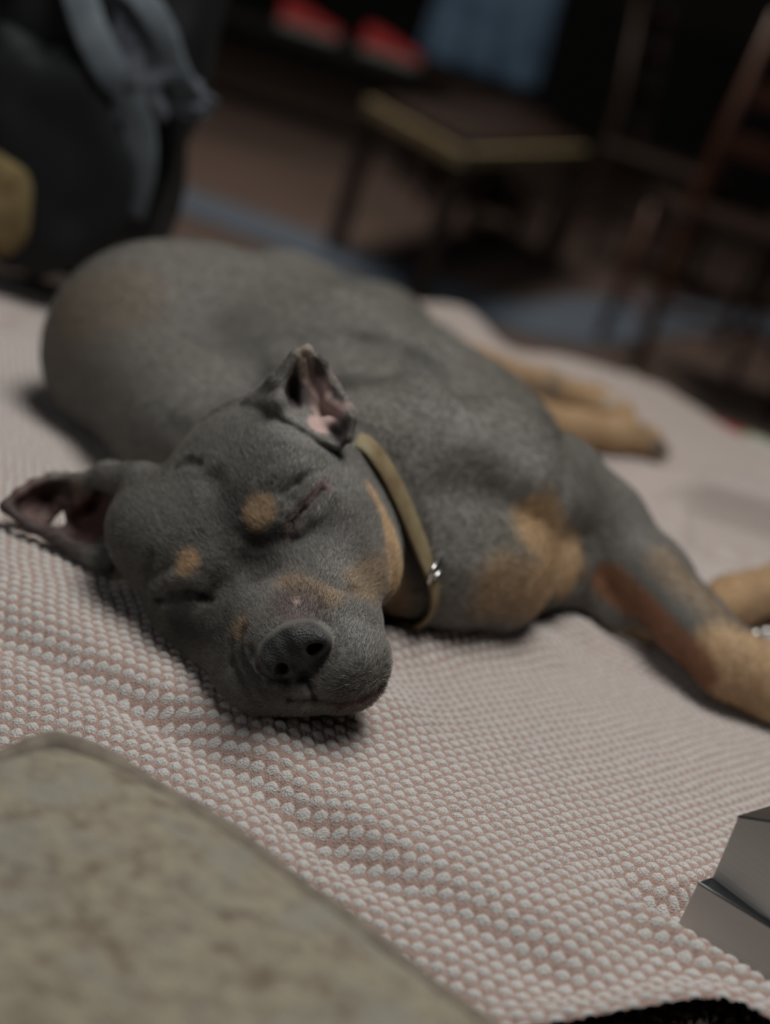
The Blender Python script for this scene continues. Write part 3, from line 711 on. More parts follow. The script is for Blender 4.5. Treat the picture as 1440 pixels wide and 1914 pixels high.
wh = nd(m_bl, 'ShaderNodeMix', data_type='RGBA'); wh.inputs['A'].default_value = (.52, .50, .475, 1); wh.inputs['B'].default_value = (.64, .62, .595, 1); lk(m_bl, nn.outputs['Fac'], wh.inputs['Factor'])
mm = nd(m_bl, 'ShaderNodeMix', data_type='RGBA'); lk(m_bl, at.outputs['Fac'], mm.inputs['Factor']); lk(m_bl, pk.outputs['Result'], mm.inputs['A']); lk(m_bl, wh.outputs['Result'], mm.inputs['B'])
lk(m_bl, mm.outputs['Result'], b_.inputs['Base Color'])
bp = nd(m_bl, 'ShaderNodeBump'); bp.inputs['Strength'].default_value = .9; bp.inputs['Distance'].default_value = .0012
lk(m_bl, nn.outputs['Fac'], bp.inputs['Height']); lk(m_bl, bp.outputs[0], b_.inputs['Normal'])
mval = (mask * fade + .5 * (1 - fade)).reshape(-1)[used]
blanket = mesh_obj('blanket', V, q, m_bl)
ta = blanket.data.attributes.new('tuft', 'FLOAT', 'POINT'); ta.data.foreach_set('value', mval.astype(np.float32))
tag(blanket, 'pink and white nubbly woven blanket spread under the sleeping dog', 'blanket')

# loose fibres standing off the cotton
nl = int(os.environ.get('LINT', '60000')); rs = np.random.RandomState(9)
lx = rs.uniform(-.26, .30, nl); ly = rs.uniform(.42, .80, nl); lh, lm, _r = weave(lx, ly)
kp = (ly > np.interp(lx, hem[:, 0], hem[:, 1], left=0) + .004) & (rs.rand(nl) < .35 + .65 * lm); lx, ly, lh = lx[kp], ly[kp], lh[kp]
lz = seat_z(lx, ly) + lh - .0013; a = rs.uniform(0, 6.28, len(lx)); L = rs.uniform(.0008, .0030, len(lx)); b2 = a + rs.normal(size=len(lx)) * 1.2
p0_ = np.stack([lx, ly, lz], 1); p1_ = p0_ + np.stack([np.cos(a) * L * .5, np.sin(a) * L * .5, L * rs.uniform(.1, .5, len(lx)) + .0002], 1)
p2_ = p1_ + np.stack([np.cos(b2) * L * .5, np.sin(b2) * L * .5, L * rs.uniform(-.35, .25, len(lx))], 1)
lc = bpy.data.hair_curves.new('lint'); lc.add_curves([3] * len(lx)); lc.attributes['position'].data.foreach_set('vector', np.stack([p0_, p1_, p2_], 1).astype(np.float32).ravel())
ra = lc.attributes.get('radius') or lc.attributes.new('radius', 'FLOAT', 'POINT'); ra.data.foreach_set('value', np.tile(np.array([.00004, .000035, .00002], np.float32), len(lx)))
m_lint = new_mat('cotton_fibre', (.60, .53, .49), .9, .1); lc.materials.append(m_lint)
lint = bpy.data.objects.new('lint', lc); link(lint, blanket); lint['kind'] = 'stuff'
# ------------------------------------------------------------------ floral sheet under the blanket, sofa seat
m_sheet = new_mat('floral_cotton', (.45, .46, .40), .9, .1); b_ = m_sheet.node_tree.nodes['Principled BSDF']
tc = nd(m_sheet, 'ShaderNodeTexCoord'); vo = nd(m_sheet, 'ShaderNodeTexVoronoi'); vo.inputs['Scale'].default_value = 13; lk(m_sheet, tc.outputs['Object'], vo.inputs['Vector'])
cr_ = nd(m_sheet, 'ShaderNodeValToRGB'); cr_.color_ramp.elements[0].position = .16; cr_.color_ramp.elements[0].color = (.45, .05, .06, 1)
cr_.color_ramp.elements[1].position = .36; cr_.color_ramp.elements[1].color = (.46, .47, .41, 1)
e_ = cr_.color_ramp.elements.new(.24); e_.color = (.20, .25, .12, 1)
lk(m_sheet, vo.outputs['Distance'], cr_.inputs[0]); lk(m_sheet, cr_.outputs[0], b_.inputs['Base Color'])
sx = np.linspace(.20, .95, 50); 
fb = [(1180, 675), (1280, 728), (1360, 775), (1440, 800), (1700, 930)]; fbp = np.array([xy(*p) for p in fb])
V_, F_ = [], []
sx = np.linspace(fbp[0, 0], fbp[-1, 0], 50)
for i, x in enumerate(sx):
    y1 = np.interp(x, fbp[:, 0], fbp[:, 1]) 
    for k, t in enumerate(np.linspace(0, 1, 12)):
        y = y1 - .30 * (1 - t); V_.append((x, y, seat_z(x, y) - .009 - .004 * math.sin(9 * x) ** 2 - .003 * t))
for i in range(49):
    for k in range(11): a = i * 12 + k; F_.append((a, a + 12, a + 13, a + 1))
sheet = mesh_obj('bed_sheet', V_, F_, m_sheet); sm = sheet.modifiers.new('s', 'SOLIDIFY'); sm.thickness = .002; sm.offset = -1
tag(sheet, 'pale green floral sheet with a red flower, edge peeking out behind the blanket', 'sheet')

m_sofa = noise_mat('sofa_cloth', (.10, .062, .045), (.14, .09, .065), 90, rough=.9, bump=.3, bscale=400, dist=.002)
m_dark = new_mat('dark_wood', (.020, .012, .009), .5, .3)
m_red = noise_mat('red_brown_wood', (.05, .017, .009), (.07, .025, .013), 14, rough=.45, spec=.4, bump=.05, stretch=(1, 1, .15))
m_black = new_mat('black_nylon', (.008, .009, .010), .7, .25)
def heightslab(name, x0, x1, y0, y1, off, zb, mat, far=None):
    xs = np.linspace(x0, x1, 60); ys = np.linspace(y0, y1, 70); V_, F_ = [], []
    def zt(x, y):
        e = min((x - x0), (x1 - x), (y - y0), (y1 - y)); r = .03
        return float(soft_z(x, y)) - off - (r - math.sqrt(max(0, r * r - (r - min(e, r)) ** 2)))
    for x in xs:
        for y in ys:
            V_.append((x, y, zt(x, y)))
    n = len(V_)
    for x in xs:
        for y in ys: V_.append((x, y, zb))
    w_ = len(ys)
    for i in range(59):
        for k in range(69):
            a = i * w_ + k; F_.append((a, a + w_, a + w_ + 1, a + 1)); F_.append((n + a, n + a + 1, n + a + w_ + 1, n + a + w_))
    for k in range(69): F_.append((k, k + 1, n + k + 1, n + k)); b = 59 * w_ + k; F_.append((b + 1, b, n + b, n + b + 1))
    for i in range(59): a = i * w_; F_.append((a + w_, a, n + a, n + a + w_)); b = a + w_ - 1; F_.append((b, b + w_, n + b + w_, n + b))
    return mesh_obj(name, V_, F_, mat)
sofa = empty('daybed', (.05, .95, 0)); tag(sofa, 'dark brown daybed under the pink and white blanket', 'bed')
put(heightslab('mattress', -.95, 1.05, .30, 1.62, .036, .17, m_sofa), sofa)
v, f = box((.05, .96, .125), (1.96, 1.28, .085)); o = put(mesh_obj('base', v, f, m_dark, smooth=False), sofa); add_bevel(o, .01)
for lx in (-.85, .95):
    for ly in (.38, 1.54):
        v, f = tube([(lx, ly, 0), (lx, ly, .09)], [.022, .03], 16); put(mesh_obj('leg', v, f, m_dark), sofa)

# ------------------------------------------------------------------ chenille cushion in front, with a piped edge
m_cush = new_mat('chenille', (.4, .36, .28), .95, .1); b_ = m_cush.node_tree.nodes['Principled BSDF']; b_.inputs['Sheen Weight'].default_value = .2
tc = nd(m_cush, 'ShaderNodeTexCoord'); mp = nd(m_cush, 'ShaderNodeMapping'); mp.inputs['Scale'].default_value = (1, 1.25, 1); mp.inputs['Rotation'].default_value = (0, 0, .5)
n1 = nd(m_cush, 'ShaderNodeTexNoise'); n1.inputs['Scale'].default_value = 95; n1.inputs['Detail'].default_value = 5; n1.inputs['Roughness'].default_value = .6
n3 = nd(m_cush, 'ShaderNodeTexNoise'); n3.inputs['Scale'].default_value = 34; n3.inputs['Detail'].default_value = 3
lk(m_cush, tc.outputs['Object'], mp.inputs[0]); lk(m_cush, mp.outputs[0], n1.inputs['Vector']); lk(m_cush, mp.outputs[0], n3.inputs['Vector'])
r1_ = nd(m_cush, 'ShaderNodeValToRGB'); r1_.color_ramp.elements[0].position = .34; r1_.color_ramp.elements[0].color = (.16, .125, .09, 1); r1_.color_ramp.elements[1].position = .62; r1_.color_ramp.elements[1].color = (.31, .275, .20, 1)
e_ = r1_.color_ramp.elements.new(.46); e_.color = (.25, .215, .16, 1)
r2_ = nd(m_cush, 'ShaderNodeMix', data_type='RGBA'); r2_.inputs['B'].default_value = (.26, .245, .20, 1); mr2 = nd(m_cush, 'ShaderNodeMapRange'); mr2.inputs[1].default_value = .48; mr2.inputs[2].default_value = .66
lk(m_cush, n1.outputs['Fac'], r1_.inputs[0]); lk(m_cush, n3.outputs['Fac'], mr2.inputs[0]); lk(m_cush, mr2.outputs[0], r2_.inputs['Factor']); lk(m_cush, r1_.outputs[0], r2_.inputs['A']); lk(m_cush, r2_.outputs['Result'], b_.inputs['Base Color'])
bp = nd(m_cush, 'ShaderNodeBump'); bp.inputs['Strength'].default_value = 1.0; bp.inputs['Distance'].default_value = .006; lk(m_cush, n1.outputs['Fac'], bp.inputs['Height']); lk(m_cush, bp.outputs[0], b_.inputs['Normal'])
# plane of the cushion: corner K, edge directions
K = P(105, 1384, .530); pn = np.array([math.sin(math.radians(-5)), -math.sin(math.radians(15)), 1.0]); pn /= np.linalg.norm(pn)
E1 = CAM + ray(868, 1985) * ((K - CAM) @ pn) / (ray(868, 1985) @ pn)
a1 = (E1 - K) / np.linalg.norm(E1 - K); a2 = np.cross(pn, a1); a2 = a2 if (a2 @ EX) < 0 else -a2
cnm = np.cross(a1, a2); cnm = cnm if cnm @ EZ > 0 else -cnm
SZ = .38; TH = .030
cc0 = K + a1 * (SZ / 2 - .012) + a2 * (SZ / 2 - .012)
NU = 90; V_, F_ = [], []
def squ(u, v):
    "square to rounded-square"
    return u * math.sqrt(1 - .15 * v ** 4), v * math.sqrt(1 - .15 * u ** 4)
for side in (1, -1):
    for i in range(NU + 1):
        for j in range(NU + 1):
            u, v = 2 * i / NU - 1, 2 * j / NU - 1; uu, vv = squ(u, v)
            hgt_ = TH * (max(0, (1 - u ** 4)) * max(0, (1 - v ** 4))) ** .42
            wr = .0022 * noise.noise(Vector((u * 5, v * 5, 3 * side))) * (1 - max(abs(u), abs(v)) ** 6) + .0012 * noise.noise(Vector((u * 14, v * 14, side)))
            V_.append(cc0 + SZ / 2 * (uu * a1 + vv * a2) + side * (hgt_ + wr) * cnm)
n = (NU + 1) ** 2
for s_ in (0, 1):
    for i in range(NU):
        for j in range(NU):
            a = s_ * n + i * (NU + 1) + j; q_ = (a, a + NU + 1, a + NU + 2, a + 1); F_.append(q_ if s_ == 0 else q_[::-1])
cush = empty('cushion', cc0); tag(cush, 'beige mottled chenille cushion with piped edge in front of the dog', 'cushion')
put(mesh_obj('cover', V_, F_, m_cush), cush)
ring = []
for t in np.linspace(-1, 1, 40)[:-1]: ring.append((t, -1))
for t in np.linspace(-1, 1, 40)[:-1]: ring.append((1, t))
for t in np.linspace(1, -1, 40)[:-1]: ring.append((t, 1))
for t in np.linspace(1, -1, 40)[:-1]: ring.append((-1, t))
rp = []
for k, (u, v) in enumerate(ring):
    uu, vv = squ(u, v); rp.append(cc0 + SZ / 2 * 1.005 * (uu * a1 + vv * a2) + .0012 * math.sin(k * .9) * cnm)
v, f = tube(rp, .0062, 12, True)
m_pipe = noise_mat('piping_cloth', (.15, .125, .10), (.21, .18, .14), 120, rough=.9, bump=.4, bscale=400, dist=.002)
o = put(mesh_obj('piping', v, f, m_pipe), cush); o['label'] = 'grey-brown corded piping'

# ------------------------------------------------------------------ the two books at the edge of the blanket
m_page = new_mat('page_edges', (.45, .43, .41), .55, .35); b_ = m_page.node_tree.nodes['Principled BSDF']
tc = nd(m_page, 'ShaderNodeTexCoord'); wv = nd(m_page, 'ShaderNodeTexNoise'); mp = nd(m_page, 'ShaderNodeMapping'); mp.inputs['Scale'].default_value = (6, 6, 900)
lk(m_page, tc.outputs['Object'], mp.inputs[0]); lk(m_page, mp.outputs[0], wv.inputs['Vector']); wv.inputs['Scale'].default_value = 1.0
bp = nd(m_page, 'ShaderNodeBump'); bp.inputs['Strength'].default_value = .25; bp.inputs['Distance'].default_value = .0006; lk(m_page, wv.outputs['Fac'], bp.inputs['Height']); lk(m_page, bp.outputs[0], b_.inputs['Normal'])
mxp = nd(m_page, 'ShaderNodeMix', data_type='RGBA'); mxp.inputs['A'].default_value = (.66, .63, .59, 1); mxp.inputs['B'].default_value = (.80, .77, .73, 1); lk(m_page, wv.outputs['Fac'], mxp.inputs['Factor']); lk(m_page, mxp.outputs['Result'], b_.inputs['Base Color'])
m_cov = new_mat('glossy_black_cover', (.03, .033, .035), .22, .6)
def book(name, tl, bl, tr_, br, depth, label):
    "front face through four corners (top left, bottom left, top right, bottom right), pages behind it; thin covers above and below"
    nrm_ = np.cross(tr_ - tl, bl - tl); nrm_ /= np.linalg.norm(nrm_); nrm_ = nrm_ if nrm_ @ _fwd > 0 else -nrm_
    back = BACK * depth; r = empty(name, (bl + br) / 2); tag(r, label, 'book', 'books at the blanket edge')
    up = (tl - bl) / np.linalg.norm(tl - bl); ct = .0012
    def prism(nm, q, m):
        V_ = q + [p + back for p in q]; F_ = [(0, 1, 2, 3), (7, 6, 5, 4), (0, 4, 5, 1), (1, 5, 6, 2), (2, 6, 7, 3), (3, 7, 4, 0)]
        o = put(mesh_obj(nm, V_, F_, m, smooth=False), r); add_bevel(o, .0004, 2); return o
    prism('pages', [tl, bl, br, tr_], m_page)
    ex = -.0012 * nrm_
    prism('cover', [tl + up * ct + ex, tl + ex, tr_ + ex, tr_ + up * ct + ex], m_cov)
    prism('cover', [bl + ex, bl - up * ct + ex, br - up * ct + ex, br + ex], m_cov)
    return r
def ext(a, b, s): return a + (b - a) * s
def above(base, px, py):
    "the point on a line of sight that stands most nearly straight above a base point"
    d = ray(px, py); t = ((base - CAM)[:2] @ d[:2]) / (d[:2] @ d[:2]); return CAM + t * d
def onplane(px, py, a, b, c):
    n = np.cross(b - a, c - a); d = ray(px, py); return CAM + d * ((a - CAM) @ n) / (d @ n)
l_tl = above(l_bl, 1305, 1650); l_tr = onplane(1440, 1733, l_bl, l_br, l_tl)
u_bl = P(1329, 1648, to_px(l_tl)[2] + .006); u_tl = above(u_bl, 1380, 1527); u_br = P(1440, 1721, to_px(l_tr)[2] + .002); u_tr = onplane(1440, 1536, u_bl, u_tl, u_br)
k_ = 2.6
book('book', u_tl, u_bl, ext(u_tl, u_tr, k_), ext(u_bl, u_br, k_), .11, 'thick grey-edged book with glossy black cover lying on top of the other book')
book('book', l_tl, l_bl, ext(l_tl, l_tr, 2.2), ext(l_bl, l_br, 2.2), .12, 'paler grey-edged book beneath the other, half hidden by the blanket edge')

# ------------------------------------------------------------------ silver bead chain by the paws
m_bead = new_mat('bead_metal', (.75, .75, .73), .25, .6, .9)
V_, F_ = [], []
for k in range(14):
    c = hit(1372 + 20 * k, 1187 - 1.5 * k + 3 * math.sin(k), .030 - .001 * k, seat_z); r = .0040
    base = len(V_)
    for i in range(9):
        th = math.pi * i / 8
        for j in range(12):
            ph = 2 * math.pi * j / 12; V_.append(c + r * np.array([math.sin(th) * math.cos(ph), math.sin(th) * math.sin(ph), math.cos(th)]))
    for i in range(8):
        for j in range(12): F_.append((base + i * 12 + j, base + (i + 1) * 12 + j, base + (i + 1) * 12 + (j + 1) % 12, base + i * 12 + (j + 1) % 12))
chain = mesh_obj('bead_chain', V_, F_, m_bead); tag(chain, "silver bead chain lying between the dog's front legs", 'chain')

# ------------------------------------------------------------------ black backpack on the far corner of the daybed
bp0 = np.array([-.398, 1.305, float(soft_z(-.398, 1.305)) + .016]); pack = empty('backpack', bp0)
tag(pack, 'black backpack with grey straps standing on the blanket behind the dog', 'backpack')
def blob(name, c, s, mat, parent, e=.5, seed=0, wr=.012, n_=48, rz=0.0):
    V_, F_ = [], []
    def sp(v, p): return math.copysign(abs(v) ** p, v)
    for i in range(n_ + 1):
        th = -math.pi / 2 + math.pi * i / n_
        for j in range(n_ * 2):
            ph = math.pi * j / n_
            q_ = np.array([sp(math.cos(th), e) * sp(math.cos(ph), e), sp(math.cos(th), e) * sp(math.sin(ph), e), sp(math.sin(th), e)])
            w_ = 1 + wr / max(s) * 4 * noise.noise(Vector(tuple(q_ * 2.3 + seed)))
            q_ = q_ * np.asarray(s) * w_; q_ = np.array([q_[0] * math.cos(rz) - q_[1] * math.sin(rz), q_[0] * math.sin(rz) + q_[1] * math.cos(rz), q_[2]])
            V_.append(np.asarray(c) + q_)
    m2 = n_ * 2
    for i in range(n_):
        for j in range(m2): F_.append((i * m2 + j, i * m2 + (j + 1) % m2, (i + 1) * m2 + (j + 1) % m2, (i + 1) * m2 + j))
    return put(mesh_obj(name, V_, F_, mat), parent)
blob('body', bp0 + np.array([0, 0, .20]), (.105, .070, .200), m_black, pack, .55, 1, .008)
blob('front_pocket', bp0 + np.array([.0, -.070, .12]), (.085, .035, .10), m_black, pack, .55, 5, .004)
m_strap = noise_mat('grey_webbing', (.12, .14, .155), (.08, .095, .11), 30, rough=.85, bump=.2, dist=.003)
m_gpad = noise_mat('grey_padding', (.10, .11, .13), (.065, .073, .088), 22, rough=.9, bump=.3, dist=.006)
def ribbon(name, pts, wd, th, wdir, mat, parent):
    p = spline(pts, 40); V_, F_ = [], []
    for i, q_ in enumerate(p):
        t = p[min(i + 1, 39)] - p[max(i - 1, 0)]; t /= np.linalg.norm(t); w_ = np.asarray(wdir) - (np.asarray(wdir) @ t) * t; w_ /= np.linalg.norm(w_); n_ = np.cross(t, w_)
        for a, b in ((-1, -.6), (-1, .6), (-.8, 1), (.8, 1), (1, .6), (1, -.6), (.8, -1), (-.8, -1)): V_.append(q_ + a * wd / 2 * w_ + b * th / 2 * n_)
        if i:
            for k in range(8): F_.append(((i - 1) * 8 + k, (i - 1) * 8 + (k + 1) % 8, i * 8 + (k + 1) % 8, i * 8 + k))
    F_.append(tuple(range(8))[::-1]); F_.append(tuple(39 * 8 + k for k in range(8)))
    return put(mesh_obj(name, V_, F_, mat), parent)
def Py(px, py, y):
    d = ray(px, py); return CAM + d * (y / d[1])
ribbon('shoulder_strap', [Py(120, -120, 1.247), Py(160, 30, 1.212), Py(200, 120, 1.202), Py(250, 190, 1.207), Py(262, 300, 1.217), Py(240, 400, 1.227)], .030, .007, EX, m_strap, pack)
ribbon('shoulder_strap', [Py(235, -20, 1.227), Py(275, 10, 1.207), Py(305, 60, 1.202), Py(320, 110, 1.207), Py(345, 165, 1.217), Py(368, 200, 1.237)], .024, .007, EX, m_strap, pack)
blob('strap_padding', Py(262, 130, 1.222), (.035, .02, .045), m_gpad, pack, .8, 9, .004)
blob('strap_padding', Py(335, 178, 1.237), (.030, .018, .017), m_gpad, pack, .8, 13, .002)
m_must = noise_mat('mustard_cloth', (.20, .15, .07), (.15, .11, .05), 60, rough=.9, bump=.3, dist=.003)
o = blob('side_pocket', Py(16, 372, 1.222), (.042, .030, .054), m_must, pack, .85, 3, .001, rz=.2); o['label'] = 'mustard yellow rounded pocket'
# ------------------------------------------------------------------ the room behind
m_floor = noise_mat('brown_floor_tiles', (.115, .086, .076), (.085, .066, .058), 1.4, rough=.6, spec=.2, bump=.05)
m_wall = noise_mat('dim_plaster', (.05, .05, .05), (.04, .04, .042), 2, rough=.9, bump=.05)
def slab(name, c, s, m, kind=None):
    v, f = box(c, s); o = mesh_obj(name, v, f, m, smooth=False)
    if kind: o['kind'] = kind
    return o
slab('floor', (.5, 4.5, -.05), (9.2, 14.2, .1), m_floor, 'structure'); slab('ceiling', (.5, 4.5, 2.75), (9.2, 14.2, .1), m_wall, 'structure')
slab('wall_back', (.5, 11.55, 1.35), (9.0, .1, 2.7), m_wall, 'structure'); slab('wall_front', (.5, -2.55, 1.35), (9.0, .1, 2.7), m_wall, 'structure')
slab('wall_left', (-4.05, 4.5, 1.35), (.1, 14.0, 2.7), m_wall, 'structure'); slab('wall_right', (5.05, 4.5, 1.35), (.1, 14.0, 2.7), m_wall, 'structure')
m_rug = noise_mat('blue_runner', (.095, .125, .165), (.075, .10, .135), 30, rough=.9, bump=.2, dist=.004)
rl = np.array([(-1.35, 4.08), (-.96, 4.04), (-.45, 3.97), (.01, 3.86), (.30, 3.98), (.53, 4.42), (.80, 4.85), (1.07, 5.10), (1.5, 5.45)]); V_, F_ = [], []
rlp = spline(rl, 40)
for i, p in enumerate(rlp):
    t = rlp[min(i + 1, 39)] - rlp[max(0, i - 1)]; t /= np.linalg.norm(t); n_ = np.array([-t[1], t[0]]) * (.17 if i > 2 else .17)
    for q_, z_ in ((p - n_, 0.001), (p - n_, .008), (p + n_, .008), (p + n_, .001)): V_.append((q_[0], q_[1], z_))
    if i:
        for k in range(4): F_.append(((i - 1) * 4 + k, (i - 1) * 4 + (k + 1) % 4, i * 4 + (k + 1) % 4, i * 4 + k))
F_.append((3, 2, 1, 0)); F_.append((156, 157, 158, 159))
rug = mesh_obj('floor_runner', V_, F_, m_rug, smooth=False); tag(rug, 'blue cloth runner lying on the brown floor beyond the daybed', 'rug')

# low table with pale edges
tA, tB, tC = on_floor(862, 292, .44), on_floor(690, 196, .44), on_floor(1095, 284, .44)
e1 = (tB - tA); e2 = (tC - tA); e2 = e2 - 0 * e1
tabl = empty('low_table', ((tB[0] + tC[0]) / 2, (tB[1] + tC[1]) / 2, 0)); tag(tabl, 'low dark table with a pale wooden edge standing on the brown floor', 'table')
m_pale = noise_mat('pale_wood', (.26, .22, .13), (.20, .165, .095), 9, rough=.5, spec=.3, bump=0)
def quadslab(name, q, z0, z1, m, parent):
    V_ = [(p[0], p[1], z0) for p in q] + [(p[0], p[1], z1) for p in q]
    F_ = [(3, 2, 1, 0), (4, 5, 6, 7), (0, 1, 5, 4), (1, 2, 6, 5), (2, 3, 7, 6), (3, 0, 4, 7)]
    o = put(mesh_obj(name, V_, F_, m, smooth=False), parent); add_bevel(o, .004); return o
tD = tA + e1 + e2
quadslab('table_top', [tA + (e1 + e2) * .03, tC + (e1 - e2) * .03, tD - (e1 + e2) * .03, tB + (e2 - e1) * .03], .455, .475, m_dark, tabl)
def bar(name, a, b, wd, z0, z1, m, parent):
    a = np.asarray(a)[:2]; b = np.asarray(b)[:2]; d = (b - a) / np.linalg.norm(b - a); n_ = np.array([-d[1], d[0]]) * wd / 2
    return quadslab(name, [a - n_, b - n_, b + n_, a + n_], z0, z1, m, parent)
bar('edge_rail', tA, tB, .025, .415, .455, m_pale, tabl); bar('edge_rail', tA, tC, .025, .415, .455, m_pale, tabl); bar('edge_rail', tB, tD, .025, .415, .455, m_pale, tabl); bar('edge_rail', tC, tD, .025, .415, .455, m_pale, tabl)
for q_ in (tA, tB, tC, tD):
    c_ = (tA + tD) / 2; p = q_ + (c_ - q_) * .05; v, f = box((p[0], p[1], .2285), (.05, .05, .455)); o = put(mesh_obj('leg', v, f, m_dark, smooth=False), tabl); add_bevel(o, .004)

# dining chairs
def make_chair(m, mseat):
    r = empty('dining_chair', (0, 0, 0)); w2, d2 = .20, .19
    def pt(nm, v, f): o = mesh_obj(nm, v, f, m); o.parent = r; return o
    for sx_ in (-1, 1):
        pt('leg', *tube([(sx_ * (w2 + .015), -d2 - .01, 0), (sx_ * w2, -d2, .44)], [.015, .019], 12))
        pt('leg', *tube([(sx_ * (w2 + .005), d2 + .05, 0), (sx_ * w2, d2, .44), (sx_ * w2, d2 + .01, .62), (sx_ * (w2 - .005), d2 + .07, .98)], [.016, .020, .019, .015], 12))
        pt('stretcher', *tube([(sx_ * (w2 + .008), -d2, .17), (sx_ * (w2 + .006), d2 + .03, .17)], .010, 10))
    pt('stretcher', *tube([(-w2, -d2, .24), (w2, -d2, .24)], .010, 10)); pt('stretcher', *tube([(-w2, d2 + .02, .22), (w2, d2 + .02, .22)], .010, 10))
    v, f = box((0, 0, .455), (.45, .43, .035)); o = mesh_obj('seat', v, f, mseat, smooth=False); o.parent = r; add_bevel(o, .012, 3)
    for z_, y_ in ((.66, d2 + .018), (.79, d2 + .04), (.93, d2 + .062)):
        v, f = box((0, y_, z_), (2 * w2, .016, .055)); o = mesh_obj('back_slat', v, f, m, smooth=False); o.parent = r; add_bevel(o, .005)
    return r
def copy_tree(o, parent=None):
    c = o.copy(); C.collection.objects.link(c); c.parent = parent
    for ch in list(o.children): copy_tree(ch, c)
    return c
def lab_chair(o, x, y, rz, label):
    o.location = (x, y, 0); o.rotation_euler = (0, 0, rz); tag(o, label, 'chair', 'wooden chairs beyond the daybed')
ch0 = make_chair(m_red, m_dark); ch1 = make_chair(m_dark, m_dark)
chs = [ch0, ch1] + [copy_tree(ch1) for _ in range(2)]
lab_chair(chs[0], .69, 3.80, math.radians(188), 'reddish wooden chair nearest the blanket, its tall post slanting up the picture')
lab_chair(chs[1], 1.18, 4.35, math.radians(120), 'dark wooden chair behind the reddish one at the far right edge')
lab_chair(chs[2], -.12, 5.75, math.radians(20), 'dark wooden chair draped with blue denim beside the low table')
lab_chair(chs[3], .62, 5.35, math.radians(70), 'dark wooden chair standing between the low table and the reddish chair')
m_den = noise_mat('denim', (.055, .10, .16), (.035, .065, .11), 8, rough=.9, bump=.4, bscale=60, dist=.01)
den = empty('denim_jacket', (-.12, 5.8, .98)); tag(den, 'blue denim jacket hanging over the back of a dark chair', 'jacket')
V_, F_ = [], []
rz = math.radians(20); cr2, sr2 = math.cos(rz), math.sin(rz)
for i in range(41):
    s_ = i / 40 * 2 - 1
    for j in range(31):
        x_ = (j / 30 - .5) * .46 * (1 + .10 * abs(s_)); drop = abs(s_) * .48; y_ = .26 + math.copysign(.06 + .045 * abs(s_), s_) * min(1, abs(s_) * 8) + .018 * math.sin(x_ * 40 + 2 * s_) * abs(s_)
        V_.append((-.12 + x_ * cr2 - y_ * sr2, 5.75 + x_ * sr2 + y_ * cr2, 1.010 - drop))
for i in range(40):
    for j in range(30): a = i * 31 + j; F_.append((a, a + 1, a + 32, a + 31))
o = put(mesh_obj('jacket_cloth', V_, F_, m_den), den); sm = o.modifiers.new('s', 'SOLIDIFY'); sm.thickness = .006
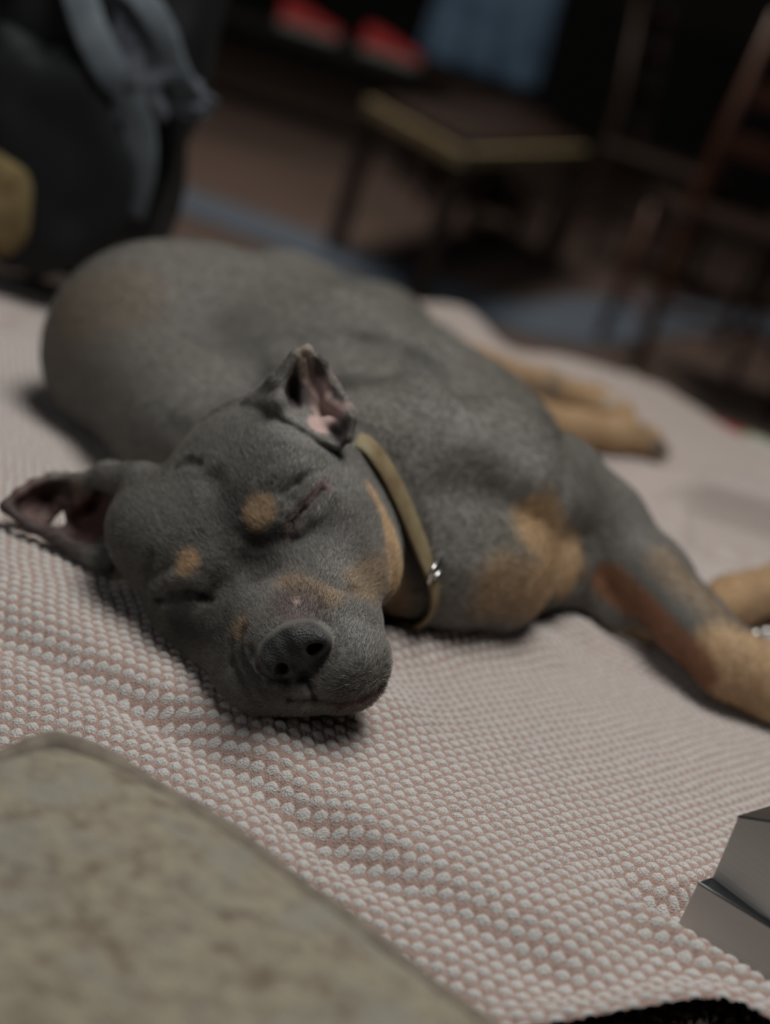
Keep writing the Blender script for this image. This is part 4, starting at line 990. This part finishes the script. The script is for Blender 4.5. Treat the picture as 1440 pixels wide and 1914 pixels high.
# bench with red shoes
m_redsh = noise_mat('red_canvas', (.36, .03, .033), (.28, .02, .025), 30, rough=.6, bump=0)
m_sole = new_mat('grey_rubber', (.16, .19, .18), .7, .2)
bn = empty('shoe_bench', (-.75, 6.55, 0)); tag(bn, 'low black bench carrying red shoes at the back of the floor', 'bench')
bz_ = .44
v, f = box((-.95, 6.55, bz_ - .02), (1.9, .36, .04)); put(mesh_obj('bench_top', v, f, m_black, smooth=False), bn)
for lx in (-1.85, -.06):
    for ly in (6.42, 6.68): v, f = box((lx, ly, bz_ / 2 - .02), (.04, .04, bz_ - .04)); put(mesh_obj('leg', v, f, m_black, smooth=False), bn)
def make_shoe():
    r = empty('shoe', (0, 0, 0)); V_, F_ = [], []
    prof = [(-.14, .036, .085), (-.12, .040, .095), (-.06, .038, .085), (0, .040, .070), (.05, .046, .052), (.10, .046, .042), (.135, .034, .032), (.15, .012, .02)]
    for i, (x, wd, h_) in enumerate(prof):
        for k in range(16):
            a = math.pi * k / 15; V_.append((x, wd * math.cos(a), .028 + (h_) * math.sin(a) ** .7))
        if i:
            for k in range(15): F_.append(((i - 1) * 16 + k, (i - 1) * 16 + k + 1, i * 16 + k + 1, i * 16 + k))
    F_.append(tuple(range(16))); F_.append(tuple(7 * 16 + k for k in range(16))[::-1])
    u_ = mesh_obj('upper', V_, F_, m_redsh); u_.parent = r
    V_ = []; out = [(x, wd + .004) for x, wd, _ in prof]; ring_ = out + [(x, -w_) for x, w_ in out[::-1]]
    n_ = len(ring_); V_ = [(x, y, 0) for x, y in ring_] + [(x, y, .030) for x, y in ring_]
    F_ = [tuple(range(n_)), tuple(range(n_, 2 * n_))[::-1]] + [(i, (i + 1) % n_, n_ + (i + 1) % n_, n_ + i) for i in range(n_)]
    s_ = mesh_obj('sole', V_, F_, m_sole, smooth=False); s_.parent = r
    return r
sh0 = make_shoe(); shs = [sh0] + [copy_tree(sh0)]
for o, (px_, py_), rz, lab in zip(shs, ((645, 60), (778, 100)), (.12, -.05),
        ('red canvas shoe with a pale grey sole, leftmost on the black bench', 'red canvas shoe nearer the denim jacket on the black bench')):
    p = on_floor(px_, py_, bz_); o.location = (p[0], 6.52 if o is not sh0 else 6.5, bz_); o.rotation_euler = (0, 0, rz); tag(o, lab, 'shoe', 'red shoes on the bench')
cab = empty('cabinet', (.6, 11.1, 0)); tag(cab, 'long black cabinet along the far wall', 'cabinet')
v, f = box((.4, 11.2, .55), (8.4, .55, 1.1)); put(mesh_obj('cabinet_body', v, f, m_black, smooth=False), cab)
for k in range(8):
    v, f = box((-3.3 + k * 1.05, 10.915, .55), (1.0, .02, .98)); d_ = put(mesh_obj('door', v, f, m_black, smooth=False), cab)
    v, f = box((-2.9 + k * 1.05, 10.895, .75), (.02, .02, .14)); h_ = mesh_obj('handle', v, f, m_dark, smooth=False); h_.parent = d_; h_.matrix_parent_inverse = d_.matrix_parent_inverse.inverted() if False else Matrix.Identity(4)
